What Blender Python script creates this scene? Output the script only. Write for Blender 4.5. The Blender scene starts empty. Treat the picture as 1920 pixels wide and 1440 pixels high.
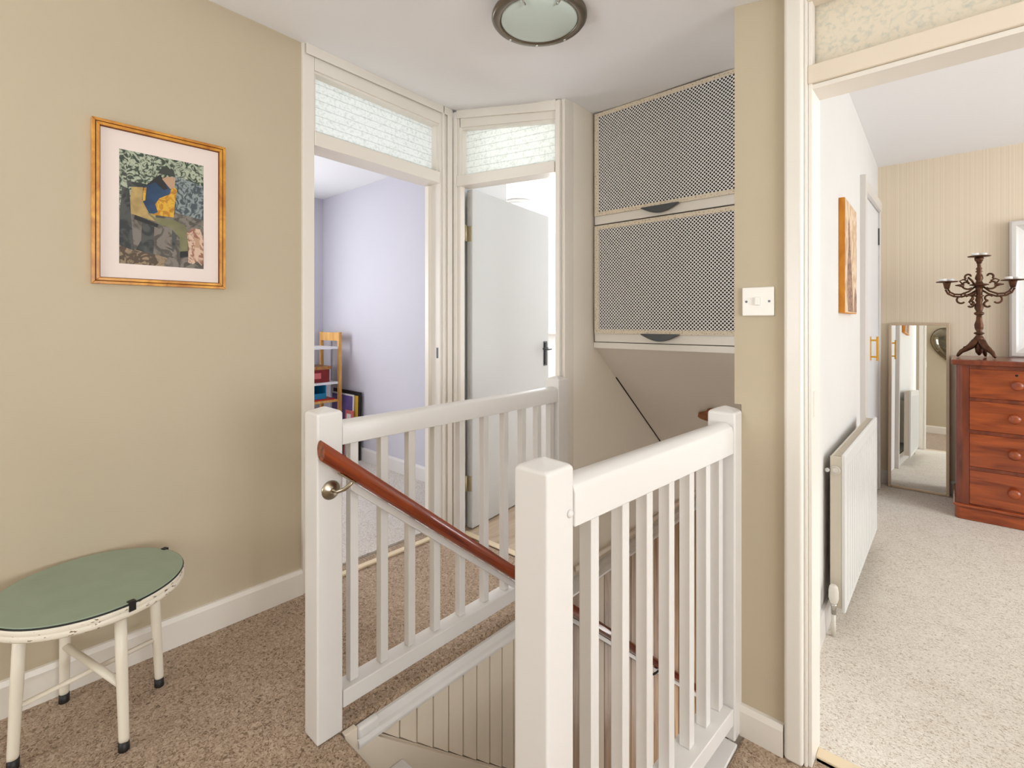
import bpy, bmesh, math, random
from mathutils import Vector, Matrix
random.seed(7)
sc = bpy.context.scene
col = sc.collection
PI = math.pi

# ------------------------------------------------------------------ camera
cam_d = bpy.data.cameras.new('camera')
cam = bpy.data.objects.new('camera', cam_d); col.objects.link(cam)
cam_d.sensor_width = 36.0
cam_d.lens = 36.0 * 930.0 / 1920.0
cam_d.shift_y = -116.0 / 1920.0
cam_d.clip_start = 0.02
cam.location = (0, 0, 1.22)
cam.rotation_euler = (PI / 2, 0, math.atan2(840, 930))
sc.camera = cam
# ------------------------------------------------------------------ world, lights, exposure
w = bpy.data.worlds.new('sky'); sc.world = w; w.use_nodes = True
bg = w.node_tree.nodes['Background']
bg.inputs['Color'].default_value = (0.86, 0.93, 1.0, 1); bg.inputs['Strength'].default_value = 1.0
sc.view_settings.view_transform = 'Standard'
sc.view_settings.look = 'None'
sc.view_settings.gamma = 1.0
sc.view_settings.use_curve_mapping = False
sc.view_settings.exposure = 0.1

def area(name, loc, aim, sx, sy, power, color):
    d = bpy.data.lights.new(name, 'AREA'); d.shape = 'RECTANGLE'
    d.size = sx; d.size_y = sy; d.energy = power; d.color = color
    o = bpy.data.objects.new(name, d); col.objects.link(o)
    o.location = loc
    o.rotation_euler = (Vector(aim) - Vector(loc)).to_track_quat('-Z', 'Y').to_euler()
    return o
# daylight coming in at the windows of each room (windows are cut as openings; rear landing and stair foot lamps are added fill)
area('daylight_landing', (2.63, 0.10, 1.25), (0.6, 0.2, 2.75), 1.5, 1.3, 86, (0.895, 0.955, 1.0))
area('fill_landing_rear', (-1.35, -2.47, 1.35), (-1.25, -0.6, 2.85), 1.3, 1.3, 45, (0.895, 0.955, 1.0))  # added fill at an unseen rear window, tilted up to lift the ceiling
area('daylight_bedroom', (3.15, 2.9, 1.4), (-0.4, 2.9, 1.35), 2.1, 1.45, 61, (0.89, 0.955, 1.0))
area('daylight_lavender', (-4.70, 0.75, 1.45), (-2.3, 1.6, 1.75), 1.2, 1.2, 50, (0.95, 0.975, 1.0))
area('daylight_back_room', (-3.4, 4.80, 1.72), (-2.6, 2.4, 1.6), 2.0, 1.2, 95, (0.96, 0.98, 1.0))
area('fill_stair_foot', (-0.50, 3.2, -1.2), (-1.4, 2.6, -0.9), 1.0, 1.2, 15, (1.0, 0.97, 0.93))  # added fill with no window behind it, brightens the stair boards

# ------------------------------------------------------------------ materials
def lin(c):
    r = []
    for v in c[:3]:
        v = v / 255.0
        r.append(v / 12.92 if v <= 0.04045 else ((v + 0.055) / 1.055) ** 2.4)
    return (r[0], r[1], r[2], 1.0)

class NT:
    def __init__(self, name):
        self.m = bpy.data.materials.new(name); self.m.use_nodes = True
        self.t = self.m.node_tree; self.b = self.t.nodes['Principled BSDF']
    def n(self, typ, **kw):
        o = self.t.nodes.new(typ)
        for k, v in kw.items():
            if k in o.inputs: o.inputs[k].default_value = v
            else: setattr(o, k, v)
        return o
    def l(self, a, b): self.t.links.new(a, b)

def mat(name, rgb, rough=0.5, metal=0.0, var=0.0, vscale=6.0, bump=0.0, bscale=200.0, spec=0.5, coat=0.0):
    k = NT(name)
    k.b.inputs['Roughness'].default_value = rough
    k.b.inputs['Metallic'].default_value = metal
    k.b.inputs['Specular IOR Level'].default_value = spec
    k.b.inputs['Coat Weight'].default_value = coat
    c = lin(rgb)
    k.b.inputs['Base Color'].default_value = c
    tc = k.n('ShaderNodeTexCoord')
    if var > 0:
        nz = k.n('ShaderNodeTexNoise', Scale=vscale, Detail=5.0)
        k.l(tc.outputs['Object'], nz.inputs['Vector'])
        rp = k.n('ShaderNodeValToRGB')
        rp.color_ramp.elements[0].color = tuple(v * (1 - var) for v in c[:3]) + (1,)
        rp.color_ramp.elements[1].color = tuple(min(1, v * (1 + var)) for v in c[:3]) + (1,)
        rp.color_ramp.elements[0].position = 0.3; rp.color_ramp.elements[1].position = 0.7
        k.l(nz.outputs['Fac'], rp.inputs['Fac']); k.l(rp.outputs['Color'], k.b.inputs['Base Color'])
    if bump > 0:
        n2 = k.n('ShaderNodeTexNoise', Scale=bscale, Detail=3.0)
        k.l(tc.outputs['Object'], n2.inputs['Vector'])
        bp = k.n('ShaderNodeBump', Strength=bump, Distance=0.002)
        k.l(n2.outputs['Fac'], bp.inputs['Height']); k.l(bp.outputs['Normal'], k.b.inputs['Normal'])
    return k.m

def carpet(name, lo, mid, hi, scale=95.0, stretch=(1, 1, 1)):
    k = NT(name)
    k.b.inputs['Roughness'].default_value = 0.95
    k.b.inputs['Specular IOR Level'].default_value = 0.1
    k.b.inputs['Sheen Weight'].default_value = 0.15
    tc = k.n('ShaderNodeTexCoord'); mp = k.n('ShaderNodeMapping'); mp.inputs['Scale'].default_value = stretch
    k.l(tc.outputs['Object'], mp.inputs['Vector'])
    nz = k.n('ShaderNodeTexNoise', Scale=scale, Detail=2.5, Distortion=1.6)
    k.l(mp.outputs['Vector'], nz.inputs['Vector'])
    big = k.n('ShaderNodeTexNoise', Scale=9.0, Detail=3.0)
    k.l(tc.outputs['Object'], big.inputs['Vector'])
    mx = k.n('ShaderNodeMath', operation='MULTIPLY_ADD'); mx.inputs[1].default_value = 0.12
    k.l(big.outputs['Fac'], mx.inputs[0]); k.l(nz.outputs['Fac'], mx.inputs[2])
    rp = k.n('ShaderNodeValToRGB'); e = rp.color_ramp.elements
    e[0].position = 0.40; e[0].color = lin(lo); e[1].position = 0.72; e[1].color = lin(hi)
    q = e.new(0.50); q.color = lin(mid)
    k.l(mx.outputs[0], rp.inputs['Fac']); k.l(rp.outputs['Color'], k.b.inputs['Base Color'])
    bp = k.n('ShaderNodeBump', Strength=0.55, Distance=0.006)
    k.l(nz.outputs['Fac'], bp.inputs['Height']); k.l(bp.outputs['Normal'], k.b.inputs['Normal'])
    return k.m

def wood(name, a, b, rough=0.35, scale=4.0, axis=(1, 12, 12), coat=0.3):
    k = NT(name)
    k.b.inputs['Roughness'].default_value = rough; k.b.inputs['Coat Weight'].default_value = coat
    k.b.inputs['Coat Roughness'].default_value = 0.15
    tc = k.n('ShaderNodeTexCoord'); mp = k.n('ShaderNodeMapping'); mp.inputs['Scale'].default_value = axis
    k.l(tc.outputs['Object'], mp.inputs['Vector'])
    nz = k.n('ShaderNodeTexNoise', Scale=scale, Detail=6.0, Distortion=0.8)
    k.l(mp.outputs['Vector'], nz.inputs['Vector'])
    rp = k.n('ShaderNodeValToRGB'); rp.color_ramp.elements[0].position = 0.3; rp.color_ramp.elements[1].position = 0.7
    rp.color_ramp.elements[0].color = lin(a); rp.color_ramp.elements[1].color = lin(b)
    k.l(nz.outputs['Fac'], rp.inputs['Fac']); k.l(rp.outputs['Color'], k.b.inputs['Base Color'])
    return k.m

def chipped(name, base, chip, scale=70.0, thr=0.66, axis=(1, 1, 1), rough=0.45):
    k = NT(name); k.b.inputs['Roughness'].default_value = rough
    tc = k.n('ShaderNodeTexCoord'); mp = k.n('ShaderNodeMapping'); mp.inputs['Scale'].default_value = axis
    k.l(tc.outputs['Object'], mp.inputs['Vector'])
    nz = k.n('ShaderNodeTexNoise', Scale=scale, Detail=4.0); k.l(mp.outputs['Vector'], nz.inputs['Vector'])
    rp = k.n('ShaderNodeValToRGB'); rp.color_ramp.elements[0].position = thr; rp.color_ramp.elements[1].position = thr + 0.03
    rp.color_ramp.elements[0].color = lin(base); rp.color_ramp.elements[1].color = lin(chip)
    k.l(nz.outputs['Fac'], rp.inputs['Fac']); k.l(rp.outputs['Color'], k.b.inputs['Base Color'])
    return k.m

def wired_glass(name, axis, lines=True, tint=(250, 252, 249)):
    """patterned obscure glass: translucent, pebbled, with fine cast-in lines"""
    k = NT(name); t = k.t
    t.nodes.remove(k.b)
    out = [n for n in t.nodes if n.type == 'OUTPUT_MATERIAL'][0]
    tc = k.n('ShaderNodeTexCoord')
    nz = k.n('ShaderNodeTexNoise', Scale=75.0, Detail=4.0, Distortion=0.6); k.l(tc.outputs['Object'], nz.inputs['Vector'])
    rp = k.n('ShaderNodeValToRGB'); rp.color_ramp.elements[0].position = 0.28; rp.color_ramp.elements[1].position = 0.52
    rp.color_ramp.elements[0].color = lin((222, 225, 219)); rp.color_ramp.elements[1].color = lin(tint)
    k.l(nz.outputs['Fac'], rp.inputs['Fac'])
    colr = rp.outputs['Color']
    if lines:
        sp = k.n('ShaderNodeSeparateXYZ'); k.l(tc.outputs['Object'], sp.inputs['Vector'])
        mu = k.n('ShaderNodeMath', operation='MULTIPLY_ADD'); mu.inputs[1].default_value = axis
        k.l(sp.outputs['X' if name.endswith('b') else 'Y'], mu.inputs[0]); k.l(sp.outputs['Z'], mu.inputs[2])
        m2 = k.n('ShaderNodeMath', operation='MULTIPLY'); m2.inputs[1].default_value = 1 / 0.037; k.l(mu.outputs[0], m2.inputs[0])
        fr = k.n('ShaderNodeMath', operation='FRACT'); k.l(m2.outputs[0], fr.inputs[0])
        r2 = k.n('ShaderNodeValToRGB'); e = r2.color_ramp.elements
        e[0].position = 0.0; e[0].color = (0.60, 0.63, 0.62, 1); e[1].position = 0.13; e[1].color = (1, 1, 1, 1)
        k.l(fr.outputs[0], r2.inputs['Fac'])
        mm = k.n('ShaderNodeMix', data_type='RGBA', blend_type='MULTIPLY'); mm.inputs[0].default_value = 1.0
        k.l(colr, mm.inputs[6]); k.l(r2.outputs['Color'], mm.inputs[7]); colr = mm.outputs[2]
    tr = k.n('ShaderNodeBsdfTranslucent'); di = k.n('ShaderNodeBsdfDiffuse'); gl = k.n('ShaderNodeBsdfGlossy', Roughness=0.25)
    k.l(colr, tr.inputs['Color']); k.l(colr, di.inputs['Color'])
    m1 = k.n('ShaderNodeMixShader'); m1.inputs[0].default_value = 0.22
    k.l(tr.outputs[0], m1.inputs[1]); k.l(di.outputs[0], m1.inputs[2])
    m3 = k.n('ShaderNodeMixShader'); m3.inputs[0].default_value = 0.05
    k.l(m1.outputs[0], m3.inputs[1]); k.l(gl.outputs[0], m3.inputs[2])
    k.l(m3.outputs[0], out.inputs['Surface'])
    return k.m

def striped_paper(name, a, b):
    k = NT(name); k.b.inputs['Roughness'].default_value = 0.8
    tc = k.n('ShaderNodeTexCoord'); sp = k.n('ShaderNodeSeparateXYZ'); k.l(tc.outputs['Object'], sp.inputs['Vector'])
    mu = k.n('ShaderNodeMath', operation='MULTIPLY'); mu.inputs[1].default_value = 110.0; k.l(sp.outputs['X'], mu.inputs[0])
    nz = k.n('ShaderNodeTexNoise', Scale=1.0, Detail=3.0, noise_dimensions='1D'); k.l(mu.outputs[0], nz.inputs['W'])
    rp = k.n('ShaderNodeValToRGB'); rp.color_ramp.elements[0].position = 0.35; rp.color_ramp.elements[1].position = 0.65
    rp.color_ramp.elements[0].color = lin(a); rp.color_ramp.elements[1].color = lin(b)
    k.l(nz.outputs['Fac'], rp.inputs['Fac']); k.l(rp.outputs['Color'], k.b.inputs['Base Color'])
    return k.m

M = {}
M['wall'] = mat('beige_paint', (195, 180, 154), 0.75, var=0.02, vscale=2.0, bump=0.06, bscale=260)
M['ceiling'] = mat('ceiling_paint', (248, 247, 249), 0.85, bump=0.05, bscale=240)
M['trim'] = mat('gloss_paint', (234, 226, 215), 0.32, var=0.015, vscale=3.0)
M['trim_cream'] = mat('cream_gloss_paint', (229, 214, 194), 0.38, var=0.015, vscale=3.0)
M['white'] = mat('white_gloss_paint', (228, 223, 218), 0.28, var=0.012, vscale=4.0)
M['soffit'] = mat('soffit_paint', (220, 208, 194), 0.7, var=0.03, vscale=2.5)
M['stair_plaster'] = mat('stair_plaster', (246, 238, 226), 0.75, var=0.02, vscale=2.0)
M['matchboard'] = mat('cream_board_paint', (236, 222, 202), 0.5, var=0.03, vscale=5.0)
M['pine_a'] = wood('aged_pine', (140, 104, 72), (196, 165, 130), 0.5, 3.0, (10, 10, 0.9), 0.1)
M['pine_b'] = wood('pale_pine', (156, 124, 90), (196, 168, 136), 0.5, 3.0, (10, 10, 0.9), 0.1)
M['pine_c'] = wood('brown_pine', (118, 78, 46), (160, 116, 78), 0.5, 3.0, (10, 10, 0.9), 0.1)
M['carpet_hall'] = carpet('hall_carpet', (112, 90, 68), (156, 132, 109), (192, 168, 145))
M['carpet_bed'] = carpet('bedroom_carpet', (176, 158, 136), (222, 210, 195), (240, 232, 220), 105.0, (1.0, 1.6, 1.0))
M['carpet_lav'] = carpet('lavender_room_carpet', (170, 156, 142), (206, 196, 186), (226, 218, 210), 110.0)
M['laminate'] = wood('laminate_floor', (172, 146, 118), (204, 182, 156), 0.35, 3.0, (8, 1, 8), 0.2)
M['lavender'] = mat('lavender_paint', (202, 199, 208), 0.7, var=0.015, vscale=2.0)
M['room_white'] = mat('white_emulsion', (240, 240, 240), 0.8)
M['door_grey'] = mat('pale_grey_door_paint', (205, 204, 201), 0.45)
M['bed_wall'] = mat('bedroom_white_paint', (232, 229, 226), 0.75, var=0.01)
M['paper'] = striped_paper('striped_wallpaper', (232, 214, 190), (240, 225, 203))
def rail_wood():
    k = NT('handrail_mahogany')
    k.b.inputs['Roughness'].default_value = 0.25; k.b.inputs['Coat Weight'].default_value = 0.6; k.b.inputs['Coat Roughness'].default_value = 0.12
    tc = k.n('ShaderNodeTexCoord'); cb_ = k.n('ShaderNodeCombineXYZ')
    for sock, vec in (('X', (70, 0, 0)), ('Y', (0, 70 * 0.623, 70 * 0.782)), ('Z', (0, 3 * 0.782, -3 * 0.623))):
        d = k.n('ShaderNodeVectorMath', operation='DOT_PRODUCT'); d.inputs[1].default_value = vec
        k.l(tc.outputs['Object'], d.inputs[0]); k.l(d.outputs['Value'], cb_.inputs[sock])
    nz = k.n('ShaderNodeTexNoise', Scale=1.0, Detail=5.0, Distortion=0.4); k.l(cb_.outputs[0], nz.inputs['Vector'])
    rp = k.n('ShaderNodeValToRGB'); e = rp.color_ramp.elements; e[0].position = 0.3; e[1].position = 0.72
    e[0].color = lin((92, 26, 6)); e[1].color = lin((152, 62, 20))
    k.l(nz.outputs['Fac'], rp.inputs['Fac']); k.l(rp.outputs['Color'], k.b.inputs['Base Color'])
    return k.m
M['mahogany'] = rail_wood()
M['chest_wood'] = wood('chest_mahogany', (122, 46, 15), (184, 88, 36), 0.28, 3.0, (1.2, 8, 9), 0.5)
M['chest_dark'] = wood('chest_dark_mahogany', (92, 34, 16), (142, 64, 34), 0.28, 3.0, (6, 6, 1.2), 0.5)
M['steel'] = mat('brushed_nickel', (170, 158, 138), 0.28, 1.0)
M['lampring'] = mat('brushed_lamp_steel', (128, 120, 108), 0.3, 1.0)
M['dark_metal'] = mat('pewter_handle', (82, 84, 86), 0.35, 0.9)
M['brass'] = mat('brass', (232, 172, 66), 0.22, 1.0)
M['brass_old'] = mat('aged_brass_hinge', (206, 192, 158), 0.4, 0.6)
M['black'] = mat('black_rubber', (24, 20, 18), 0.5)
M['shadowgap'] = mat('dark_recess', (30, 23, 18), 0.9)  # near-black: stands in for shade in gaps and the void, also backs the lattice
M['lampglass'] = mat('frosted_lamp_glass', (204, 216, 208), 0.3, spec=0.6)
M['lattice'] = mat('white_lattice_cord', (244, 240, 236), 0.7)
M['lattice_trim'] = chipped('lattice_border', (226, 212, 190), (182, 154, 124), 150.0, 0.58, rough=0.8)
M['switch'] = mat('switch_plastic', (238, 232, 222), 0.3)
M['tablegreen'] = mat('sage_table_top', (140, 154, 132), 0.22, var=0.04, vscale=9.0, spec=0.5)
M['tablewhite'] = mat('cream_table_paint', (236, 226, 208), 0.4, var=0.02, vscale=9.0)
M['tablerim'] = chipped('chipped_rim_paint', (232, 222, 204), (120, 96, 70), 55.0, 0.63, (1, 1, 2.6))
M['gold'] = wood('gilt_frame', (176, 104, 26), (232, 166, 66), 0.30, 6.0, (3, 3, 3), 0.2)
M['gold_dark'] = mat('gilt_shadow_line', (112, 56, 14), 0.45)
M['mount'] = mat('picture_mount', (238, 222, 214), 0.7)
M['mirror'] = mat('mirror_glass', (244, 246, 244), 0.01, 1.0)
M['champagne'] = mat('champagne_frame', (206, 184, 158), 0.35, 0.25)
M['iron'] = mat('bronzed_iron', (92, 62, 44), 0.4, 0.75, var=0.25, vscale=30)
M['wax'] = mat('white_wax', (250, 248, 244), 0.4)
M['radiator'] = mat('radiator_enamel', (240, 240, 238), 0.3)
M['radiator_side'] = mat('radiator_side_enamel', (222, 212, 196), 0.35)
M['grille'] = mat('radiator_grille', (196, 184, 160), 0.5)
M['chrome'] = mat('chrome', (210, 208, 204), 0.12, 1.0)
M['plastic'] = mat('valve_plastic', (236, 230, 220), 0.3)
M['bamboo'] = wood('bamboo_frame', (206, 146, 72), (236, 186, 110), 0.4, 5.0, (6, 6, 1), 0.1)
M['shelfwhite'] = mat('white_shelf', (238, 238, 242), 0.35)
M['red'] = mat('dark_red_lacquer', (132, 26, 26), 0.4, var=0.12, vscale=20)
M['bright_red'] = mat('bright_red', (206, 34, 30), 0.4)
M['maroon'] = mat('maroon_felt', (138, 42, 48), 0.7)
M['box_wood'] = wood('box_wood', (150, 96, 44), (196, 138, 70), 0.4, 5.0, (2, 8, 8), 0.1)
M['blue'] = mat('teal_blue_card', (24, 130, 178), 0.5, var=0.1, vscale=12)
M['blue_light'] = mat('light_blue_card', (108, 176, 204), 0.5)
M['navy'] = mat('navy_cloth', (30, 42, 74), 0.7)
M['yellow'] = mat('ochre_card', (206, 162, 52), 0.5)
M['purple'] = mat('violet_print', (104, 88, 148), 0.5, var=0.2, vscale=14)
M['card_white'] = mat('white_card', (236, 234, 232), 0.5)
M['pink'] = mat('pink_card', (214, 110, 110), 0.5)
M['orange_wood'] = wood('orange_canvas_edge', (206, 122, 18), (236, 158, 44), 0.5, 8.0, (4, 4, 1), 0.0)
M['plaque'] = wood('carved_plaque_wood', (120, 62, 28), (164, 92, 46), 0.45, 8.0, (4, 4, 4), 0.1)
M['strip'] = mat('pale_door_bar', (228, 208, 176), 0.4)
M['darkmirror'] = mat('smoked_mirror_glass', (150, 140, 120), 0.03, 1.0)
M['outside'] = mat('window_bar_paint', (245, 245, 245), 0.4)
M['glass_a'] = wired_glass('obscure_glass_a', 0.028)
M['glass_b'] = wired_glass('obscure_glass_b', 0.088)
M['glass_c'] = wired_glass('obscure_glass_c', 0.0, False, (250, 244, 232))

def clear_glass():
    k = NT('window_pane_glass'); t = k.t; t.nodes.remove(k.b)
    out = [n for n in t.nodes if n.type == 'OUTPUT_MATERIAL'][0]
    a = k.n('ShaderNodeBsdfTransparent'); g = k.n('ShaderNodeBsdfGlossy', Roughness=0.02)
    m = k.n('ShaderNodeMixShader'); m.inputs[0].default_value = 0.06
    k.l(a.outputs[0], m.inputs[1]); k.l(g.outputs[0], m.inputs[2]); k.l(m.outputs[0], out.inputs['Surface'])
    return k.m
M['pane'] = clear_glass()

# ------------------------------------------------------------------ mesh helpers
class MB:
    def __init__(self): self.v = []; self.f = []; self.mi = []; self.sm = []
    def add(self, vs, fs, mi=0, sm=False):
        o = len(self.v); self.v += [tuple(p) for p in vs]
        for f in fs: self.f.append(tuple(i + o for i in f)); self.mi.append(mi); self.sm.append(sm)
        return self
    def hexa(self, p, mi=0):          # p: 4 bottom (ccw from above), 4 top
        return self.add(p, [(3, 2, 1, 0), (4, 5, 6, 7), (0, 1, 5, 4), (1, 2, 6, 5), (2, 3, 7, 6), (3, 0, 4, 7)], mi)
    def box(self, x0, x1, y0, y1, z0, z1, mi=0):
        return self.hexa([(x0, y0, z0), (x1, y0, z0), (x1, y1, z0), (x0, y1, z0), (x0, y0, z1), (x1, y0, z1), (x1, y1, z1), (x0, y1, z1)], mi)
    def xslab(self, x0, x1, ya, yb, za0, za1, zb0, zb1, mi=0):   # bar along Y with z changing from ya to yb
        return self.hexa([(x0, ya, za0), (x1, ya, za0), (x1, yb, zb0), (x0, yb, zb0), (x0, ya, za1), (x1, ya, za1), (x1, yb, zb1), (x0, yb, zb1)], mi)
    def yslab(self, y0, y1, xa, xb, za0, za1, zb0, zb1, mi=0):   # bar along X with z changing from xa to xb
        return self.hexa([(xa, y0, za0), (xb, y0, zb0), (xb, y1, zb0), (xa, y1, za0), (xa, y0, za1), (xb, y0, zb1), (xb, y1, zb1), (xa, y1, za1)], mi)
    def poly(self, pts, d, mi=0, sm=False):   # extrude a planar polygon by vector d
        n = len(pts); d = Vector(d)
        vs = [tuple(p) for p in pts] + [tuple(Vector(p) + d) for p in pts]
        fs = [tuple(range(n))[::-1], tuple(range(n, 2 * n))] + [(i, (i + 1) % n, n + (i + 1) % n, n + i) for i in range(n)]
        return self.add(vs, fs, mi, sm)
    def lathe(self, prof, c=(0, 0, 0), axis='Z', seg=24, mi=0, sm=True, a=None):
        """prof: list of (r, h) along the axis from c"""
        vs = []; n = len(prof)
        c = Vector(c)
        if a is None: a = {'X': (1, 0, 0), 'Y': (0, 1, 0), 'Z': (0, 0, 1)}[axis]
        a = Vector(a).normalized()
        u = a.orthogonal().normalized(); vv = a.cross(u)
        for r, h in prof:
            for k in range(seg):
                t = 2 * PI * k / seg
                vs.append(c + a * h + (u * math.cos(t) + vv * math.sin(t)) * r)
        fs = []
        for i in range(n - 1):
            for k in range(seg):
                k2 = (k + 1) % seg
                fs.append((i * seg + k, i * seg + k2, (i + 1) * seg + k2, (i + 1) * seg + k))
        fs.append(tuple(range(seg))[::-1]); fs.append(tuple(range((n - 1) * seg, n * seg)))
        o = len(self.f)
        self.add(vs, fs, mi, sm)
        self.sm[-1] = False; self.sm[-2] = False
        return self
    def tube(self, pts, r, seg=10, mi=0, closed=False, radii=None):
        P = [Vector(p) for p in pts]; n = len(P); vs = []
        t0 = (P[1] - P[0]).normalized(); u = t0.orthogonal().normalized()
        for i in range(n):
            a = P[max(i - 1, 0)]; b = P[min(i + 1, n - 1)]; t = (b - a).normalized()
            u = (u - t * u.dot(t)).normalized(); v2 = t.cross(u)
            rr = radii[i] if radii else r
            for k in range(seg):
                q = 2 * PI * k / seg
                vs.append(P[i] + (u * math.cos(q) + v2 * math.sin(q)) * rr)
        fs = []
        for i in range(n - 1):
            for k in range(seg):
                k2 = (k + 1) % seg
                fs.append((i * seg + k, i * seg + k2, (i + 1) * seg + k2, (i + 1) * seg + k))
        fs.append(tuple(range(seg))[::-1]); fs.append(tuple(range((n - 1) * seg, n * seg)))
        self.add(vs, fs, mi, True); self.sm[-1] = False; self.sm[-2] = False
        return self
    def build(self, name, mats, parent=None, bevel=0.0, seg=2):
        me = bpy.data.meshes.new(name); me.from_pydata(self.v, [], self.f)
        if not isinstance(mats, (list, tuple)): mats = [mats]
        for m in mats: me.materials.append(M[m] if isinstance(m, str) else m)
        me.polygons.foreach_set('material_index', self.mi)
        me.polygons.foreach_set('use_smooth', self.sm)
        bm = bmesh.new(); bm.from_mesh(me); bmesh.ops.recalc_face_normals(bm, faces=bm.faces); bm.to_mesh(me); bm.free()
        me.update()
        o = bpy.data.objects.new(name, me); col.objects.link(o)
        if parent is not None:
            o.parent = parent
            o.matrix_parent_inverse = Matrix.Translation(-Vector(parent.location)) if parent.type == 'EMPTY' and parent.parent is None else Matrix()
            if parent.type == 'EMPTY' and parent.rotation_euler.z != 0:
                o.matrix_parent_inverse = (Matrix.Translation(parent.location) @ Matrix.Rotation(parent.rotation_euler.z, 4, 'Z')).inverted()
        if bevel > 0:
            b = o.modifiers.new('bevel', 'BEVEL'); b.width = bevel; b.segments = seg; b.limit_method = 'ANGLE'; b.harden_normals = False
            for p in me.polygons: p.use_smooth = True
            try:
                b.harden_normals = True
            except Exception: pass
        return o

def B(*a, mi=0): return MB().box(*a, mi=mi)
def struct(o, label=None):
    o['kind'] = 'structure'
    if label: o['label'] = label
    return o
def tag(o, label, cat, group=None):
    o['label'] = label; o['category'] = cat
    if group: o['group'] = group
    return o
def thing(name, label, cat, loc=(0, 0, 0), group=None):
    o = bpy.data.objects.new(name, None); o.empty_display_size = 0.1; col.objects.link(o); o.location = loc
    return tag(o, label, cat, group)

# ------------------------------------------------------------------ landing ceiling: it slopes down to the right
CP = [(-2.2, 0.648, 2.490), (-2.2, 1.021, 2.478), (-2.2, 1.915, 2.447), (-1.389, 1.915, 2.274), (-1.39, 1.982, 2.292),
      (-1.39, 2.15, 2.280), (-0.70, 2.15, 2.279), (-0.503, 1.555, 2.168), (-0.4265, 1.555, 2.155), (-0.30, 1.555, 2.125),
      (-2.2, -1.0, 2.51), (-2.2, -2.4, 2.53), (-0.5, -2.4, 2.27), (0.3, 1.555, 2.09), (1.4, 1.0, 2.07), (1.4, -1.0, 2.09), (2.7, -1.0, 2.06), (2.7, 1.5, 2.06), (-0.3, -1.0, 2.24), (-1.8, 1.915, 2.36)]
import numpy as np
_c = np.array(CP); _n = len(_c)
def _k(r2): return np.where(r2 > 1e-12, r2 * np.log(np.maximum(r2, 1e-12)), 0.0)
_d2 = ((_c[:, None, :2] - _c[None, :, :2]) ** 2).sum(-1)
_P = np.c_[np.ones(_n), _c[:, :2]]
_A = np.block([[_k(_d2) + 0.02 * np.eye(_n), _P], [_P.T, np.zeros((3, 3))]])
_w = np.linalg.solve(_A, np.r_[_c[:, 2], 0, 0, 0])
def zc(x, y):
    r2 = (_c[:, 0] - x) ** 2 + (_c[:, 1] - y) ** 2
    return float(_k(r2) @ _w[:_n] + _w[_n] + _w[_n + 1] * x + _w[_n + 2] * y)
xs = sorted(set([-2.3, -2.2, -2.08, -1.96, -1.84, -1.72, -1.6, -1.47, -1.385, -1.25, -1.1, -0.95, -0.8, -0.65, -0.55, -0.5, -0.45, -0.3, -0.1, 0.2, 0.5, 0.9, 1.2, 1.5, 1.9, 2.3, 2.72]))
ys = sorted(set([-2.5, -2.0, -1.5, -1.1, -0.7, -0.3, 0.1, 0.4, 0.65, 0.85, 1.02, 1.2, 1.35, 1.46, 1.58, 1.7, 1.82, 1.93, 1.98, 2.06, 2.15, 2.2]))
mb = MB(); idx = {}
def cv(i, j):
    if (i, j) not in idx:
        idx[(i, j)] = len(mb.v); mb.v.append((xs[i], ys[j], zc(xs[i], ys[j])))
    return idx[(i, j)]
for i in range(len(xs) - 1):
    for j in range(len(ys) - 1):
        xm = (xs[i] + xs[i + 1]) / 2; ym = (ys[j] + ys[j + 1]) / 2
        if ym > 1.58 and xm > -0.45: continue
        if ym < -1.1 and xm > -0.45: continue
        if ym > 1.93 and xm < -1.47: continue
        mb.f.append((cv(i, j), cv(i + 1, j), cv(i + 1, j + 1), cv(i, j + 1))); mb.mi.append(0); mb.sm.append(True)
o = mb.build('ceiling', 'ceiling'); struct(o)
sd = o.modifiers.new('thick', 'SOLIDIFY'); sd.thickness = 0.04; sd.offset = 1

# ------------------------------------------------------------------ landing floor (stair hole left open)
mb = MB()
out = [(-2.3, -2.5), (-0.5, -2.5), (-0.5, -1.1), (2.7, -1.1), (2.7, 1.60), (-0.478, 1.60), (-0.478, 0.755), (-1.375, 0.755), (-1.375, 1.93), (-2.3, 1.93)]
mb.poly([(x, y, -0.035) for x, y in out], (0, 0, 0.035))
struct(mb.build('floor', 'carpet_hall', bevel=0.012))
mb = MB()
mb.box(-2.3, 2.7, -1.1, 0.745, -0.30, -0.035); mb.box(-2.3, -0.5, -2.5, -1.1, -0.30, -0.035); mb.box(-2.3, -1.385, 0.745, 1.98, -0.30, -0.035); mb.box(-0.47, 2.7, 0.745, 1.6, -0.30, -0.035)
struct(mb.build('floor_joists', 'trim_cream'))

# ------------------------------------------------------------------ landing walls
struct(B(-2.32, -2.2, -2.5, 1.021, 0, 2.62).build('wall_left', 'wall'))
mb = MB(); mb.box(-0.55, 2.72, -1.12, -1.0, 0, 2.62); mb.box(-0.55, -0.43, -2.42, -1.12, 0, 2.62)
mb.box(-2.32, -2.0, -2.54, -2.42, 0, 2.62); mb.box(-0.70, -0.43, -2.54, -2.42, 0, 2.62); mb.box(-2.0, -0.70, -2.54, -2.42, 0, 0.70); mb.box(-2.0, -0.70, -2.54, -2.42, 2.0, 2.62)
struct(mb.build('wall_rear', 'wall'))
mb = MB()                                                     # right wall with its window opening
mb.box(2.6, 2.72, -1.0, -0.70, 0, 2.4); mb.box(2.6, 2.72, 0.90, 1.56, 0, 2.4)
mb.box(2.6, 2.72, -0.70, 0.90, 0, 0.55); mb.box(2.6, 2.72, -0.70, 0.90, 1.95, 2.4)
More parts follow.
